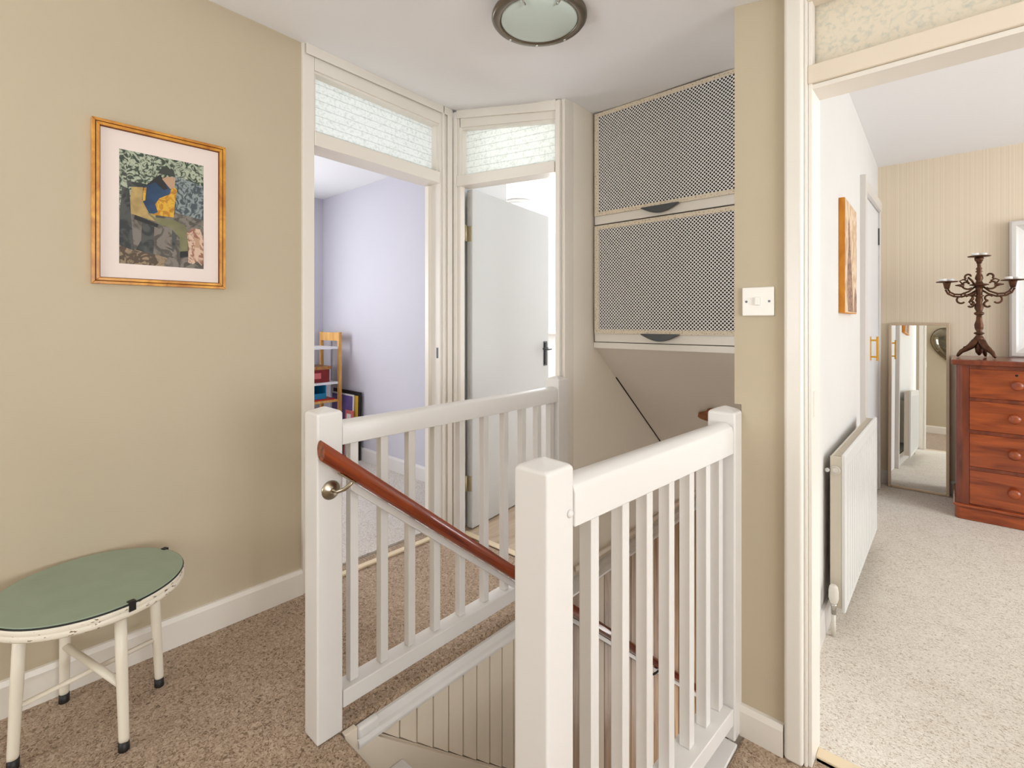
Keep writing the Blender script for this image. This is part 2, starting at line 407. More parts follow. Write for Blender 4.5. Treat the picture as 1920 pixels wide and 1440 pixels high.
struct(mb.build('wall_right', 'wall'))
mb = MB()                                                     # wall with the light switch, beside the bedroom door
mb.box(-0.483, -0.366, 1.555, 1.655, 0, 0.975); mb.box(-0.503, -0.366, 1.555, 1.655, 0.975, 2.46)
mb.box(0.47, 2.72, 1.555, 1.655, 0, 2.46)
struct(mb.build('wall_front', 'wall'))
def skirting(name, x0, x1, y0, y1, h, side, m='trim'):
    """skirting board with a bevelled top edge; side is the direction it faces"""
    mb = MB(); t = 0.006
    lo = [(x0, y0), (x1, y0), (x1, y1), (x0, y1)]
    hi = [list(p) for p in lo]
    for k, p in enumerate(lo):
        if side == '+x' and p[0] == x1: hi[k][0] -= t
        if side == '-x' and p[0] == x0: hi[k][0] += t
        if side == '-y' and p[1] == y0: hi[k][1] += t
        if side == '+y' and p[1] == y1: hi[k][1] -= t
    mb.hexa([p + (0.0,) for p in lo] + [p + (h - 0.016,) for p in lo])
    mb.hexa([p + (h - 0.016,) for p in lo] + [tuple(p) + (h,) for p in hi])
    return struct(mb.build(name, m))
skirting('baseboard_left', -2.2, -2.182, -2.42, 1.021, 0.112, '+x')
skirting('baseboard_front', -0.483, -0.368, 1.537, 1.555, 0.088, '-y')
skirting('baseboard_rear', -0.55, 2.6, -1.0, -0.982, 0.112, '+y')
skirting('baseboard_right', 2.582, 2.6, -0.98, 1.55, 0.112, '-x')
# landing window in the right wall (out of frame, lets the daylight in)
def window_frame(name, axis, at, a0, a1, z0, z1, th=0.05, bars=1):
    mb = MB(); wd = 0.05
    def bar(p0, p1, q0, q1):
        if axis == 'x': mb.box(at, at + th, p0, p1, q0, q1)
        else: mb.box(p0, p1, at, at + th, q0, q1)
    bar(a0, a0 + wd, z0, z1); bar(a1 - wd, a1, z0, z1); bar(a0 + wd, a1 - wd, z0, z0 + wd); bar(a0 + wd, a1 - wd, z1 - wd, z1)
    for k in range(bars):
        c = a0 + (a1 - a0) * (k + 1) / (bars + 1)
        bar(c - 0.02, c + 0.02, z0 + wd, z1 - wd)
    fr = struct(mb.build(name, 'outside'))
    e = MB()
    if axis == 'x': e.box(at + th * 0.45, at + th * 0.55, a0 + wd, a1 - wd, z0 + wd, z1 - wd)
    else: e.box(a0 + wd, a1 - wd, at + th * 0.45, at + th * 0.55, z0 + wd, z1 - wd)
    e.build('window_pane', 'pane', fr)
    return fr
window_frame('window_1', 'x', 2.65, -0.70, 0.90, 0.55, 1.95)
window_frame('window_added_rear', 'y', -2.53, -2.0, -0.70, 0.70, 2.0)  # unseen window added for even light from behind

# ------------------------------------------------------------------ door 1: frame and patterned transom into the lavender room
d1 = struct(MB().box(-2.32, -2.184, 1.021, 1.075, 0, 2.50).build('door_1', 'trim', bevel=0.003))
zt = lambda y: 2.370 - (y - 1.075) * 0.037            # top of glass
zb = lambda y: 2.092 - (y - 1.075) * 0.030            # bottom of glass
zr = lambda y: 2.026 - (y - 1.075) * 0.026            # underside of the rail
B(-2.32, -2.184, 1.81, 1.895, 0, 2.47).build('jamb', 'trim', d1, bevel=0.003)
MB().xslab(-2.32, -2.184, 1.075, 1.81, zt(1.075), 2.52, zt(1.81), 2.49).build('head', 'trim', d1)
MB().xslab(-2.175, -2.168, 1.03, 1.885, 2.425, 2.52, 2.40, 2.49).build('head_moulding', 'trim', d1, bevel=0.003)
MB().xslab(-2.31, -2.180, 1.075, 1.81, zr(1.075), zb(1.075), zr(1.81), zb(1.81)).build('transom_rail', 'trim', d1, bevel=0.004)
MB().xslab(-2.25, -2.242, 1.075, 1.81, zb(1.075), zt(1.075), zb(1.81), zt(1.81)).build('transom_glass', 'glass_a', d1)
mb = MB()
mb.xslab(-2.242, -2.20, 1.075, 1.087, zb(1.075), zt(1.075), zb(1.087), zt(1.087))
mb.xslab(-2.242, -2.20, 1.797, 1.81, zb(1.797), zt(1.797), zb(1.81), zt(1.81))
mb.xslab(-2.242, -2.196, 1.075, 1.81, zt(1.075) - 0.010, zt(1.075), zt(1.81) - 0.010, zt(1.81))
mb.build('glazing_bead', 'trim', d1)
mb = MB(); mb.xslab(-2.184, -2.168, 1.822, 1.832, 0, 2.45, 0, 2.45); mb.xslab(-2.184, -2.172, 1.858, 1.895, 0, 2.46, 0, 2.46)
mb.build('jamb_moulding', 'trim', d1, bevel=0.003)
B(-2.29, -2.26, 1.787, 1.81, 0, 2.0).build('door_stop', 'trim', d1)
B(-2.214, -2.200, 1.8085, 1.811, 1.015, 1.075).build('strike_plate', 'dark_metal', d1)
struct(MB().box(-2.225, -2.19, 1.075, 1.81, 0, 0.012).build('trim_1', 'strip', bevel=0.004), 'pale carpet bar across the lavender room doorway')

# ------------------------------------------------------------------ door 2: frame, transom and an open grey door leaf
Y2 = 1.915
d2 = struct(MB().box(-2.184, -2.128, Y2, 1.948, 0, 2.45).build('door_2', 'trim', bevel=0.003))
gt = lambda x: 2.337 - (x + 2.125) * 0.198
gb = lambda x: 2.060 - (x + 2.125) * 0.094
gr = lambda x: 1.998 - (x + 2.125) * 0.082
ct = lambda x: 2.45 - (x + 2.19) * 0.212
B(-1.447, -1.389, Y2, 1.982, 0, 2.292).build('jamb', 'trim', d2, bevel=0.003)
mb = MB(); mb.box(-2.175, -2.150, Y2 - 0.016, Y2, 0, 2.43); mb.box(-1.437, -1.412, Y2 - 0.016, Y2, 0, 2.28); mb.box(-1.402, -1.389, Y2 - 0.006, Y2, 0, 2.27)
mb.build('jamb_moulding', 'trim', d2, bevel=0.003)
MB().yslab(Y2, 2.0, -2.135, -1.447, gt(-2.135), ct(-2.135), gt(-1.447), ct(-1.447)).build('head', 'trim', d2)
MB().yslab(Y2 - 0.014, Y2, -2.15, -1.437, gt(-2.15) + 0.05, ct(-2.15), gt(-1.437) + 0.035, ct(-1.437)).build('head_moulding', 'trim', d2, bevel=0.003)
MB().yslab(Y2 - 0.012, 1.995, -2.15, -1.447, gr(-2.15), gb(-2.15), gr(-1.447), gb(-1.447)).build('transom_rail', 'trim', d2, bevel=0.004)
MB().yslab(Y2 + 0.040, Y2 + 0.048, -2.135, -1.447, gb(-2.135), gt(-2.135), gb(-1.447), gt(-1.447)).build('transom_glass', 'glass_b', d2)
mb = MB()
mb.yslab(Y2 + 0.01, Y2 + 0.04, -2.135, -2.122, gb(-2.135), gt(-2.135), gb(-2.122), gt(-2.122))
mb.yslab(Y2 + 0.01, Y2 + 0.04, -1.458, -1.447, gb(-1.458), gt(-1.458), gb(-1.447), gt(-1.447))
mb.yslab(Y2 + 0.01, Y2 + 0.04, -2.122, -1.458, gt(-2.122) - 0.012, gt(-2.122), gt(-1.458) - 0.012, gt(-1.458))
mb.build('glazing_bead', 'trim', d2)
# leaf, hung on the left jamb and opened into the room
HX, HY = -2.122, 2.004; ang = math.atan2(0.900, -0.130)
du = Vector((math.cos(ang), math.sin(ang), 0)); dn = Vector((-du.y, du.x, 0))      # dn points to the wall side
def leafbox(mb, a0, a1, b0, b1, z0, z1, mi=0):
    P = lambda a, b, z: tuple(Vector((HX, HY, 0)) + du * a + dn * b + Vector((0, 0, z)))
    return mb.hexa([P(a0, b1, z0), P(a0, b0, z0), P(a1, b0, z0), P(a1, b1, z0), P(a0, b1, z1), P(a0, b0, z1), P(a1, b0, z1), P(a1, b1, z1)], mi)
mb = MB(); leafbox(mb, 0, 0.90, 0, 0.042, 0.008, 2.0)
leaf = mb.build('door_leaf', 'door_grey', d2, bevel=0.004)
mb = MB(); leafbox(mb, 0.825, 0.867, -0.007, 0, 0.905, 1.08)
leafbox(mb, 0.832, 0.86, -0.012, -0.007, 0.915, 1.07)
P = lambda a, b, z: tuple(Vector((HX, HY, 0)) + du * a + dn * b + Vector((0, 0, z)))
mb.tube([P(0.846, -0.007, 1.028), P(0.846, -0.05, 1.028)], 0.009)
mb.tube([P(0.846, -0.05, 1.028), P(0.80, -0.053, 1.026), P(0.745, -0.05, 1.032)], 0.008, radii=[0.009, 0.008, 0.010])
mb.build('door_handle', 'dark_metal', leaf)
for z in (0.27, 1.74):
    mb = MB(); leafbox(mb, -0.003, 0.0, 0.006, 0.036, z - 0.045, z + 0.045); mb.box(-2.150, -2.129, 1.9482, 1.951, z - 0.045, z + 0.045)
    mb.tube([(-2.152, 1.978, z - 0.045), (-2.152, 1.978, z + 0.045)], 0.007)
    mb.tube([(-2.152, 1.978, z + 0.045), (-2.152, 1.978, z + 0.05)], 0.005)
    mb.build('hinge', 'brass_old', d2)
struct(B(-2.13, -1.45, 1.925, 1.965, 0, 0.008).build('trim_2', 'strip', bevel=0.003))

# ------------------------------------------------------------------ stairwell walls, soffit and panelling
XS = -1.39
stair = lambda yy: -0.046 - 0.862 * (yy - 0.837)
struct(B(-1.47, XS, 1.982, 3.72, -2.62, 2.33).build('wall_stair_left', 'stair_plaster'))
struct(B(-1.60, XS - 0.004, 0.745, 1.982, -2.62, -0.036).build('wall_stair_lower', 'stair_plaster'))
struct(MB().hexa([(-0.474, 1.656, -2.62), (-0.402, 1.656, -2.62), (-0.472, 4.4, -2.62), (-0.53, 4.4, -2.62), (-0.474, 1.656, 2.40), (-0.402, 1.656, 2.40), (-0.472, 4.4, 2.40), (-0.53, 4.4, 2.40)]).build('wall_stair_right', 'stair_plaster'))
struct(B(-0.52, -0.47, 0.755, 1.656, -2.62, -0.04).build('wall_stair_under', 'stair_plaster'))
struct(B(-2.6, -0.54, 4.3, 4.42, -2.62, -0.06).build('wall_stair_end', 'pine_c'))
struct(B(-2.6, -0.4, 0.5, 4.4, -2.66, -2.6).build('floor_below', 'laminate'))
struct(B(-2.6, -1.47, 3.72, 4.3, -2.6, -0.3).build('dark_void_below', 'shadowgap'))  # near-black block painted as the unlit opening at the stair foot
# sloping soffit under the cupboard
mb = MB()
mb.xslab(-1.39, -0.47, 2.175, 3.9, 1.090, 1.14, 1.090 - 0.827 * 1.725, 1.14 - 0.827 * 1.725)
struct(mb.build('ceiling_soffit', 'soffit'))
mb = MB(); mb.xslab(-1.392, -1.383, 2.38, 3.3, 1.090 - 0.827 * 0.205 - 0.003, 1.09 - 0.827 * 0.205, 1.09 - 0.827 * 1.125 - 0.0035, 1.09 - 0.827 * 1.125)  # solid dark strip stands in for the shade along this joint
struct(mb.build('trim_3', 'shadowgap'), 'dark strip painted as the shadow gap between the sloping soffit and stair wall')
# level moulding at floor height
mb = MB()
prof = [(-1.392, -0.075), (-1.352, -0.075), (-1.343, -0.066), (-1.341, -0.056), (-1.345, -0.046), (-1.358, -0.040), (-1.366, -0.020), (-1.392, -0.016)]
mb.poly([(x, 0.80, z) for x, z in prof], (0, 2.9, 0))
struct(mb.build('trim_4', 'white', bevel=0.002))
mb = MB(); mb.box(-1.372, -1.346, 0.80, 0.875, -0.046, -0.008)
struct(mb.build('trim_5', 'white', bevel=0.010, seg=4), 'rounded white block at the start of the floor moulding')
# second moulding line on plaster at floor height, beyond the landing
struct(B(XS, -1.376, 1.985, 3.7, 0.012, 0.036).build('trim_6', 'trim_cream', bevel=0.004))
# painted and bare boards
pan = struct(B(-1.395, -1.386, 0.80, 3.70, -2.6, -0.075).build('wall_panelling', 'shadowgap'))
MB().poly([(-1.3858, yy_, zz_) for yy_, zz_ in [(0.82, -0.08), (3.62, stair(3.62) - 0.06), (3.62, stair(3.62) + 0.003), (0.82, stair(0.82) + 0.003)]], (0.0140, 0, 0)).build('board_ledge', 'trim_cream', pan)
y = 0.825; k = 0
shared = {}
stair = lambda yy: -0.046 - 0.862 * (yy - 0.837)
while y < 3.66:
    wd = 0.0705
    m = 'matchboard' if y < 1.62 else ['pine_b', 'pine_a', 'pine_b', 'matchboard', 'pine_a', 'pine_b', 'pine_c', 'pine_a'][k % 8]
    if y > 2.85: m = ['pine_a', 'pine_c'][k % 2]
    z0 = stair(y) + 0.007
    z1 = stair(y + wd) + 0.007
    b = MB(); c = 0.003
    b.hexa([(-1.386, y, z0), (-1.372, y + c, z0), (-1.372, y + wd - c, z1), (-1.386, y + wd - 0.002, z1),
            (-1.386, y, -0.07), (-1.372, y + c, -0.07), (-1.372, y + wd - c, -0.07), (-1.386, y + wd - 0.002, -0.07)])
    b.build('board', m, pan)
    y += wd; k += 1

# ------------------------------------------------------------------ stairs
st = thing('staircase', 'white painted staircase going down between the two white balustrades', 'stairs', (-0.95, 0.755, -0.2))
MB().poly([(-1.3715, yy_, zz_) for yy_, zz_ in [(0.758, -0.40), (0.758, -0.004), (0.799, -0.004), (0.799, -0.042), (0.832, -0.042), (3.62, stair(3.62) + 0.004), (3.62, stair(3.62) - 0.40), (0.86, stair(0.86) - 0.40)]], (0.0215, 0, 0)).build('string', 'trim_cream', st, bevel=0.002)
MB().xslab(-0.56, -0.525, 0.765, 3.62, -0.42, -0.02, -0.42 - 0.862 * 2.855, -0.02 - 0.862 * 2.855).build('string', 'matchboard', st, bevel=0.002)
run = 0.232
for k in range(12):
    z = -0.2 * (k + 1); y0 = 0.765 + run * k - 0.03 * (k > 0)
    B(-1.350, -0.56, y0, 0.962 + run * k, z - 0.028, z).build('tread', 'white', st, bevel=0.006)
    B(-1.350, -0.56, y0 - 0.008, y0, z - 0.02, z + (0.172 if k else 0.16)).build('riser', 'white', st)
B(-1.3715, -0.53, 0.757, 0.7655, -0.2, -0.037).build('riser', 'white', st)

# ------------------------------------------------------------------ balustrades
def newel_post(x0, y0, parent, w=0.08, h=0.955, z0=0.0):
    bm = bmesh.new()
    q = [(x0, y0), (x0 + w, y0), (x0 + w, y0 + w), (x0, y0 + w)]
    lo = [bm.verts.new(p + (z0,)) for p in q]; hi = [bm.verts.new(p + (h,)) for p in q]
    ap = bm.verts.new((x0 + w / 2, y0 + w / 2, h + 0.016))
    bm.faces.new(lo[::-1])
    for i in range(4):
        bm.faces.new((lo[i], lo[(i + 1) % 4], hi[(i + 1) % 4], hi[i])); bm.faces.new((hi[i], hi[(i + 1) % 4], ap))
    mb = MB(); bm.verts.index_update()
    mb.v = [tuple(v.co) for v in bm.verts]; mb.f = [tuple(v.index for v in f.verts) for f in bm.faces]
    mb.mi = [0] * len(mb.f); mb.sm = [True] * len(mb.f); bm.free()
    return mb.build('newel_post', 'white', parent, bevel=0.006, seg=3)
def rail_between(name, p, q, half, z0, z1, parent, rnd=0.0, mat_='white'):
    """bar from p to q (plan points), rounded on top when rnd > 0"""
    p = Vector(p + (0,)); q = Vector(q + (0,)); t = (q - p).normalized(); n = Vector((-t.y, t.x, 0))
    if rnd > 0:
        sec = [(-half, z0), (half, z0)]
        for i in range(7):
            a = PI * i / 6
            sec.append((half * math.cos(a), z1 - rnd + rnd * math.sin(a)))
    else:
        sec = [(-half, z0), (half, z0), (half, z1), (-half, z1)]
    pts = [p + n * s + Vector((0, 0, z)) for s, z in sec]
    mb = MB().poly(pts, q - p)
    return mb.build(name, mat_, parent, bevel=0.003)
# left balustrade
bl = thing('balustrade', 'long white balustrade on the far side of the stairs, carrying the red handrail bracket', 'balustrade', (-1.405, 1.3, 0), 'landing balustrades')
newel_post(-1.445, 0.68, bl, z0=0.001)
newel_post(-1.445, 1.832, bl, w=0.078, z0=0.001)
rail_between('top_rail', (-1.402, 0.762), (-1.402, 1.831), 0.030, 0.852, 0.922, bl, rnd=0.016)
rail_between('bottom_rail', (-1.397, 0.762), (-1.397, 1.831), 0.030, 0.066, 0.118, bl)
bal = None
for yy in [0.810, 0.918, 1.027, 1.137, 1.258, 1.384, 1.500, 1.612, 1.717, 1.822 - 0.012]:
    if bal is None:
        bal = B(-1.414, -1.386, yy - 0.014, yy + 0.014, 0.118, 0.856).build('baluster', 'white', bl, bevel=0.0025); b0 = yy
    else:
        c = bal.copy(); col.objects.link(c); c.location.y += yy - b0
# right balustrade
br = thing('balustrade', 'short white balustrade on the near side of the stairs, reaching the light switch wall', 'balustrade', (-0.55, 1.1, 0), 'landing balustrades')
newel_post(-0.613, 0.683, br, z0=0.001)
newel_post(-0.563, 1.498, br, z0=0.001)
rl = lambda yy: -0.573 + 0.061 * (yy - 0.72)
rail_between('top_rail', (rl(0.764) + 0.010, 0.764), (rl(1.497) + 0.010, 1.497), 0.030, 0.838, 0.928, br, rnd=0.026)
rail_between('bottom_rail', (rl(0.764) + 0.004, 0.764), (rl(1.497) + 0.004, 1.497), 0.036, 0.052, 0.100, br)
bal = None
for yy in [0.861, 0.974, 1.075, 1.180, 1.288, 1.386, 1.470]:
    if bal is None:
        bx = rl(yy)
        bal = B(bx - 0.015, bx + 0.015, yy - 0.015, yy + 0.015, 0.100, 0.842).build('baluster', 'white', br, bevel=0.0025); b0 = yy
    else:
        c = bal.copy(); col.objects.link(c); c.location.y += yy - b0; c.location.x += rl(yy) - bx
MB().lathe([(0.008, 0), (0.008, 0.002), (0.006, 0.005), (0.002, 0.0065)], (-0.533, 0.748, 0.868), 'X', 16).build('screw_cap', 'white', br)
# white nosing board under the near balustrade
struct(MB().box(-0.60, -0.476, 0.765, 1.497, -0.05, 0.004).build('trim_7', 'white', bevel=0.003))
struct(MB().box(-0.612, -0.600, 0.765, 1.497, -0.22, -0.02).build('trim_8', 'white', bevel=0.003))

# ------------------------------------------------------------------ handrail
hr = thing('handrail', 'glossy red mahogany stair handrail sloping down on brass brackets', 'handrail', (-1.31, 0.66, 0.86))
HA = Vector((-1.312, 0.664, 0.864)); HB = Vector((-1.312, 3.42, 0.864 - 0.797 * 2.756))
dirn = (HB - HA).normalized(); up = Vector((1, 0, 0)).cross(dirn); up = -up if up.z < 0 else up
mb = MB(); sec = []
for i in range(24):
    a = 2 * PI * i / 24
    sec.append((0.0215 * math.cos(a), 0.0225 * math.sin(a)))
ptsA = [HA + Vector((s, 0, 0)) + up * t for s, t in sec]
ptsA = [p - dirn * ((p.y - HA.y) / dirn.y) for p in ptsA]          # plumb-cut end
mb.poly(ptsA, HB - HA, sm=True); mb.sm[0] = False; mb.sm[1] = False
mb.build('rail', 'mahogany', hr)
bt = lambda yy: 0.727 - 0.797 * (yy - 0.783)
MB().xslab(-1.3655, -1.345, 0.775, 3.42, bt(0.775) - 0.014, bt(0.775) + 0.014, bt(3.42) - 0.014, bt(3.42) + 0.014).build('batten', 'white', hr, bevel=0.003)
def bracket(yy, xw, m):
    zc_ = HA.z - 0.797 * (yy - HA.y)
    mb = MB()
    mb.lathe([(0.028, 0), (0.028, 0.003), (0.025, 0.006), (0.014, 0.009), (0.008, 0.013)], (xw, yy - 0.002, zc_ - 0.088), 'X', 24)
    mb.tube([(xw + 0.008, yy, zc_ - 0.088), (xw + 0.030, yy + 0.004, zc_ - 0.088), (xw + 0.046, yy + 0.018, zc_ - 0.080),
             (HA.x, yy + 0.034, zc_ - 0.066), (HA.x, yy + 0.042, zc_ - 0.0555)], 0.006, 12)
    s = Vector((HA.x, yy + 0.036, HA.z - 0.797 * (yy + 0.036 - HA.y)))
    a = s - up * 0.0255 - dirn * 0.03; b_ = s - up * 0.0255 + dirn * 0.03
    mb.hexa([tuple(a + Vector((-.009, 0, 0)) - up * .0015), tuple(a + Vector((.009, 0, 0)) - up * .0015), tuple(b_ + Vector((.009, 0, 0)) - up * .0015), tuple(b_ + Vector((-.009, 0, 0)) - up * .0015),
             tuple(a + Vector((-.009, 0, 0)) + up * .0025), tuple(a + Vector((.009, 0, 0)) + up * .0025), tuple(b_ + Vector((.009, 0, 0)) + up * .0025), tuple(b_ + Vector((-.009, 0, 0)) + up * .0025)])
    return mb.build('bracket', m, hr)
bracket(0.722, -1.365, 'steel')
bracket(1.72, -1.372, 'steel')
bracket(2.70, -1.372, 'dark_metal')

# ------------------------------------------------------------------ cupboard over the stairs
cb = thing('overstairs_cupboard', 'wall cupboard with two black and white lattice doors above the stairs', 'cupboard', (-0.93, 2.15, 1.10))
CY = 2.15
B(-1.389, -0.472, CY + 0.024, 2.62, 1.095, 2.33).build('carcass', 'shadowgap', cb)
B(-1.389, -0.472, CY + 0.006, CY + 0.0235, 1.088, 1.118).build('bottom_trim', 'trim', cb, bevel=0.003)
def lattice_door(z0, z1):
    x0, x1 = -1.380, -0.474
    d = B(x0, x1, CY + 0.006, CY + 0.022, z0, z1).build('cupboard_door', 'trim', cb, bevel=0.002)
    px0, px1, pz0, pz1 = x0 + 0.004, x1 - 0.004, z0 + 0.042, z1 - 0.003
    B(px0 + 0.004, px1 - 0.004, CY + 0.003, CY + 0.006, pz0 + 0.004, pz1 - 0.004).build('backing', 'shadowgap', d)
    bw, bh = 0.026, 0.020
    mb = MB()
    mb.box(px0, px1, CY - 0.003, CY + 0.003, pz1 - bh, pz1); mb.box(px0, px1, CY - 0.003, CY + 0.003, pz0, pz0 + bh)
    mb.box(px0, px0 + bw, CY - 0.003, CY + 0.003, pz0 + bh, pz1 - bh); mb.box(px1 - bw, px1, CY - 0.003, CY + 0.003, pz0 + bh, pz1 - bh)
    mb.build('lattice_border', 'lattice_trim', d)
    ax0, ax1, az0, az1 = px0 + bw, px1 - bw, pz0 + bh, pz1 - bh
    mb = MB(); pitch = 0.0162; hw = 0.0017
    W_, H_ = ax1 - ax0, az1 - az0
    n = int((W_ + H_) / pitch) + 2
    for s in (1, -1):
        for i in range(n):
            off = i * pitch
            # line: u + v = off (s=1) or u - v + H = off (s=-1)
            if s == 1:
                u0 = max(0.0, off - H_); u1 = min(W_, off)
                if u1 - u0 < 0.004: continue
                A = (u0, off - u0); C_ = (u1, off - u1)
            else:
                u0 = max(0.0, off - H_); u1 = min(W_, off)
                if u1 - u0 < 0.004: continue
                A = (u0, u0 - off + H_); C_ = (u1, u1 - off + H_)
            dx, dz = C_[0] - A[0], C_[1] - A[1]; L = math.hypot(dx, dz); nx, nz = -dz / L * hw, dx / L * hw
            yf = CY - 0.002 if s == 1 else CY - 0.0008
            q = [(ax0 + A[0] + nx, az0 + A[1] + nz), (ax0 + A[0] - nx, az0 + A[1] - nz), (ax0 + C_[0] - nx, az0 + C_[1] - nz), (ax0 + C_[0] + nx, az0 + C_[1] + nz)]
            mb.poly([(a, yf, b) for a, b in q], (0, 0.0026, 0))
    l_ = mb.build('lattice_cords', 'lattice', d); l_['kind'] = 'stuff'
    # crescent pull
    hx, hz = -1.013, z0 + 0.040
    hx = -1.022
    pts = [(hx - 0.092 + 0.184 * i / 14, CY - 0.004, hz - 0.030 * math.sin(PI * i / 14)) for i in range(15)]
    top = [(hx + 0.092, CY - 0.004, hz + 0.004), (hx - 0.092, CY - 0.004, hz + 0.004)]
    mb = MB().poly(pts + top, (0, -0.014, 0))
    mb.build('cup_handle', 'dark_metal', d, bevel=0.003)
lattice_door(1.121, 1.708)
lattice_door(1.713, 2.276)

# small wooden plaque on the soffit
sn = Vector((0, 0.827, 1)).normalized()      # soffit normal (pointing up and out); the room side is -sn
sdn = Vector((0, 1, -0.827)).normalized()
pc = Vector((-0.925, 2.60, 1.090 - 0.827 * (2.60 - 2.175)))
mb = MB(); pts = []
for i in range(28):
    a = 2 * PI * i / 28; r = 0.085 + 0.014 * math.cos(4 * a)
    pts.append(pc + Vector((1, 0, 0)) * r * math.cos(a) + sdn * r * 0.8 * math.sin(a) - sn * 0.001)
mb.poly(pts, -sn * 0.02)
tag(mb.build('wooden_plaque', 'plaque', bevel=0.004), 'small brown carved wooden plaque on the sloping soffit behind the near post', 'plaque')

# ------------------------------------------------------------------ light switch
sw = thing('light_switch', 'square white single light switch on the beige wall beside the bedroom door', 'switch', (-0.436, 1.555, 1.28))
B(-0.479, -0.393, 1.546, 1.555, 1.238, 1.322).build('face_plate', 'switch', sw, bevel=0.003)
MB().yslab(1.5395, 1.546, -0.443, -0.429, 1.269, 1.293, 1.269, 1.293).build('rocker', 'switch', sw, bevel=0.002)
for sx in (-0.467, -0.405):
    MB().lathe([(0.0035, 0), (0.0033, 0.001)], (sx, 1.546, 1.28), a=(0, -1, 0), seg=12).build('screw', 'dark_metal', sw)

# ------------------------------------------------------------------ ceiling lamp
lx, ly, lz = -1.009, 1.248, 2.196
cl = thing('ceiling_lamp', 'round unlit ceiling lamp with brushed steel ring and frosted glass', 'lamp', (lx, ly, lz))
MB().lathe([(0.10, 0.0), (0.10, 0.065), (0.09, 0.075)], (lx, ly, lz + 0.006), seg=40).build('base', 'lampring', cl)
mb = MB(); n = 56
ringp = [(0.124, -0.002), (0.128, -0.006), (0.148, -0.004), (0.1535, 0.003), (0.153, 0.010), (0.146, 0.012), (0.124, 0.008)]
vs = []; fs = []
for i in range(n):
    a = 2 * PI * i / n
    for r, h in ringp: vs.append((lx + r * math.cos(a), ly + r * math.sin(a), lz + h))
m_ = len(ringp)
for i in range(n):
    for j in range(m_):
        fs.append((i * m_ + j, ((i + 1) % n) * m_ + j, ((i + 1) % n) * m_ + (j + 1) % m_, i * m_ + (j + 1) % m_))
mb.add(vs, fs, 0, True); mb.build('rim_ring', 'lampring', cl)
MB().lathe([(0.126, 0.008), (0.126, 0.0), (0.118, -0.006), (0.10, -0.012), (0.07, -0.018), (0.035, -0.0215), (0.004, -0.0225)], (lx, ly, lz), seg=48).build('glass_dish', 'lampglass', cl)
for a in (math.radians(42 - 65), math.radians(42 + 180 + 65)):
    c = Vector((lx + 0.129 * math.cos(a), ly + 0.129 * math.sin(a), lz - 0.009)); t = Vector((math.cos(a), math.sin(a), 0))
    MB().tube([c + t * 0.012, c + Vector((0, 0, -0.005)), c - t * 0.016 + Vector((0, 0, -0.006))], 0.0035, 8).build('clip', 'chrome', cl)

for a in (math.radians(132), math.radians(132 - 42), math.radians(132 + 42)):
    MB().lathe([(0.0045, 0.003), (0.0045, -0.0025), (0.003, -0.004)], (lx + 0.139 * math.cos(a), ly + 0.139 * math.sin(a), lz - 0.0045), seg=12).build('screw', 'chrome', cl)

# ------------------------------------------------------------------ small round table
TX, TY, TZ = -1.945, 0.262, 0.436
tb = thing('side_table', 'small white table with a sage green glass top, against the beige wall', 'table', (TX, TY, 0))
R_ = 0.232
MB().lathe([(R_ - 0.012, -0.040), (R_ - 0.003, -0.039), (R_, -0.035), (R_, -0.0245), (R_ - 0.0018, -0.0225), (R_ - 0.001, -0.0205), (R_ - 0.0005, -0.010), (R_ - 0.003, -0.007)], (TX, TY, TZ), seg=72).build('table_rim', 'tablerim', tb)
MB().lathe([(R_ - 0.002, -0.007), (R_ - 0.001, -0.005), (R_ - 0.002, -0.0035)], (TX, TY, TZ), seg=72).build('rubber_edge', 'black', tb)
MB().lathe([(R_ - 0.004, -0.0035), (R_ - 0.003, -0.001), (R_ - 0.006, 0.0)], (TX, TY, TZ), seg=72).build('table_top', 'tablegreen', tb)
legs = [(-1.927, 0.093), (-1.776, 0.310), (-2.001, 0.444), (-2.144, 0.220)]
cxm = sum(p[0] for p in legs) / 4; cym = sum(p[1] for p in legs) / 4
tops = []
for fx, fy in legs:
    tx, ty = TX + (fx - cxm) * 0.90, TY + (fy - cym) * 0.90
    fx, fy = TX + (fx - cxm) * 1.0, TY + (fy - cym) * 1.0
    fx += (cxm - TX) * 0.6; fy += (cym - TY) * 0.6
    tops.append(((tx, ty), (fx, fy)))
    a = Vector((fx, fy, 0.026)); b_ = Vector((tx, ty, TZ - 0.040)); ax = b_ - a
    lg = MB().lathe([(0.0125, 0), (0.0128, 0.01), (0.0145, ax.length * 0.6), (0.0145, ax.length)], a, a=ax, seg=18).build('leg', 'tablewhite', tb)
    MB().lathe([(0.0135, 0), (0.0138, 0.002), (0.0132, 0.028)], (fx, fy, 0.0005), a=ax, seg=18).build('ferrule', 'black', lg)
def legpt(i, z):
    (tx, ty), (fx, fy) = tops[i]; t = z / (TZ - 0.04)
    return Vector((fx + (tx - fx) * t, fy + (ty - fy) * t, z))
MB().tube([legpt(0, 0.165), legpt(2, 0.165)], 0.0075, 12).build('stretcher', 'tablewhite', tb)
MB().tube([legpt(3, 0.185), legpt(1, 0.185)], 0.0105, 12).build('stretcher', 'tablewhite', tb)
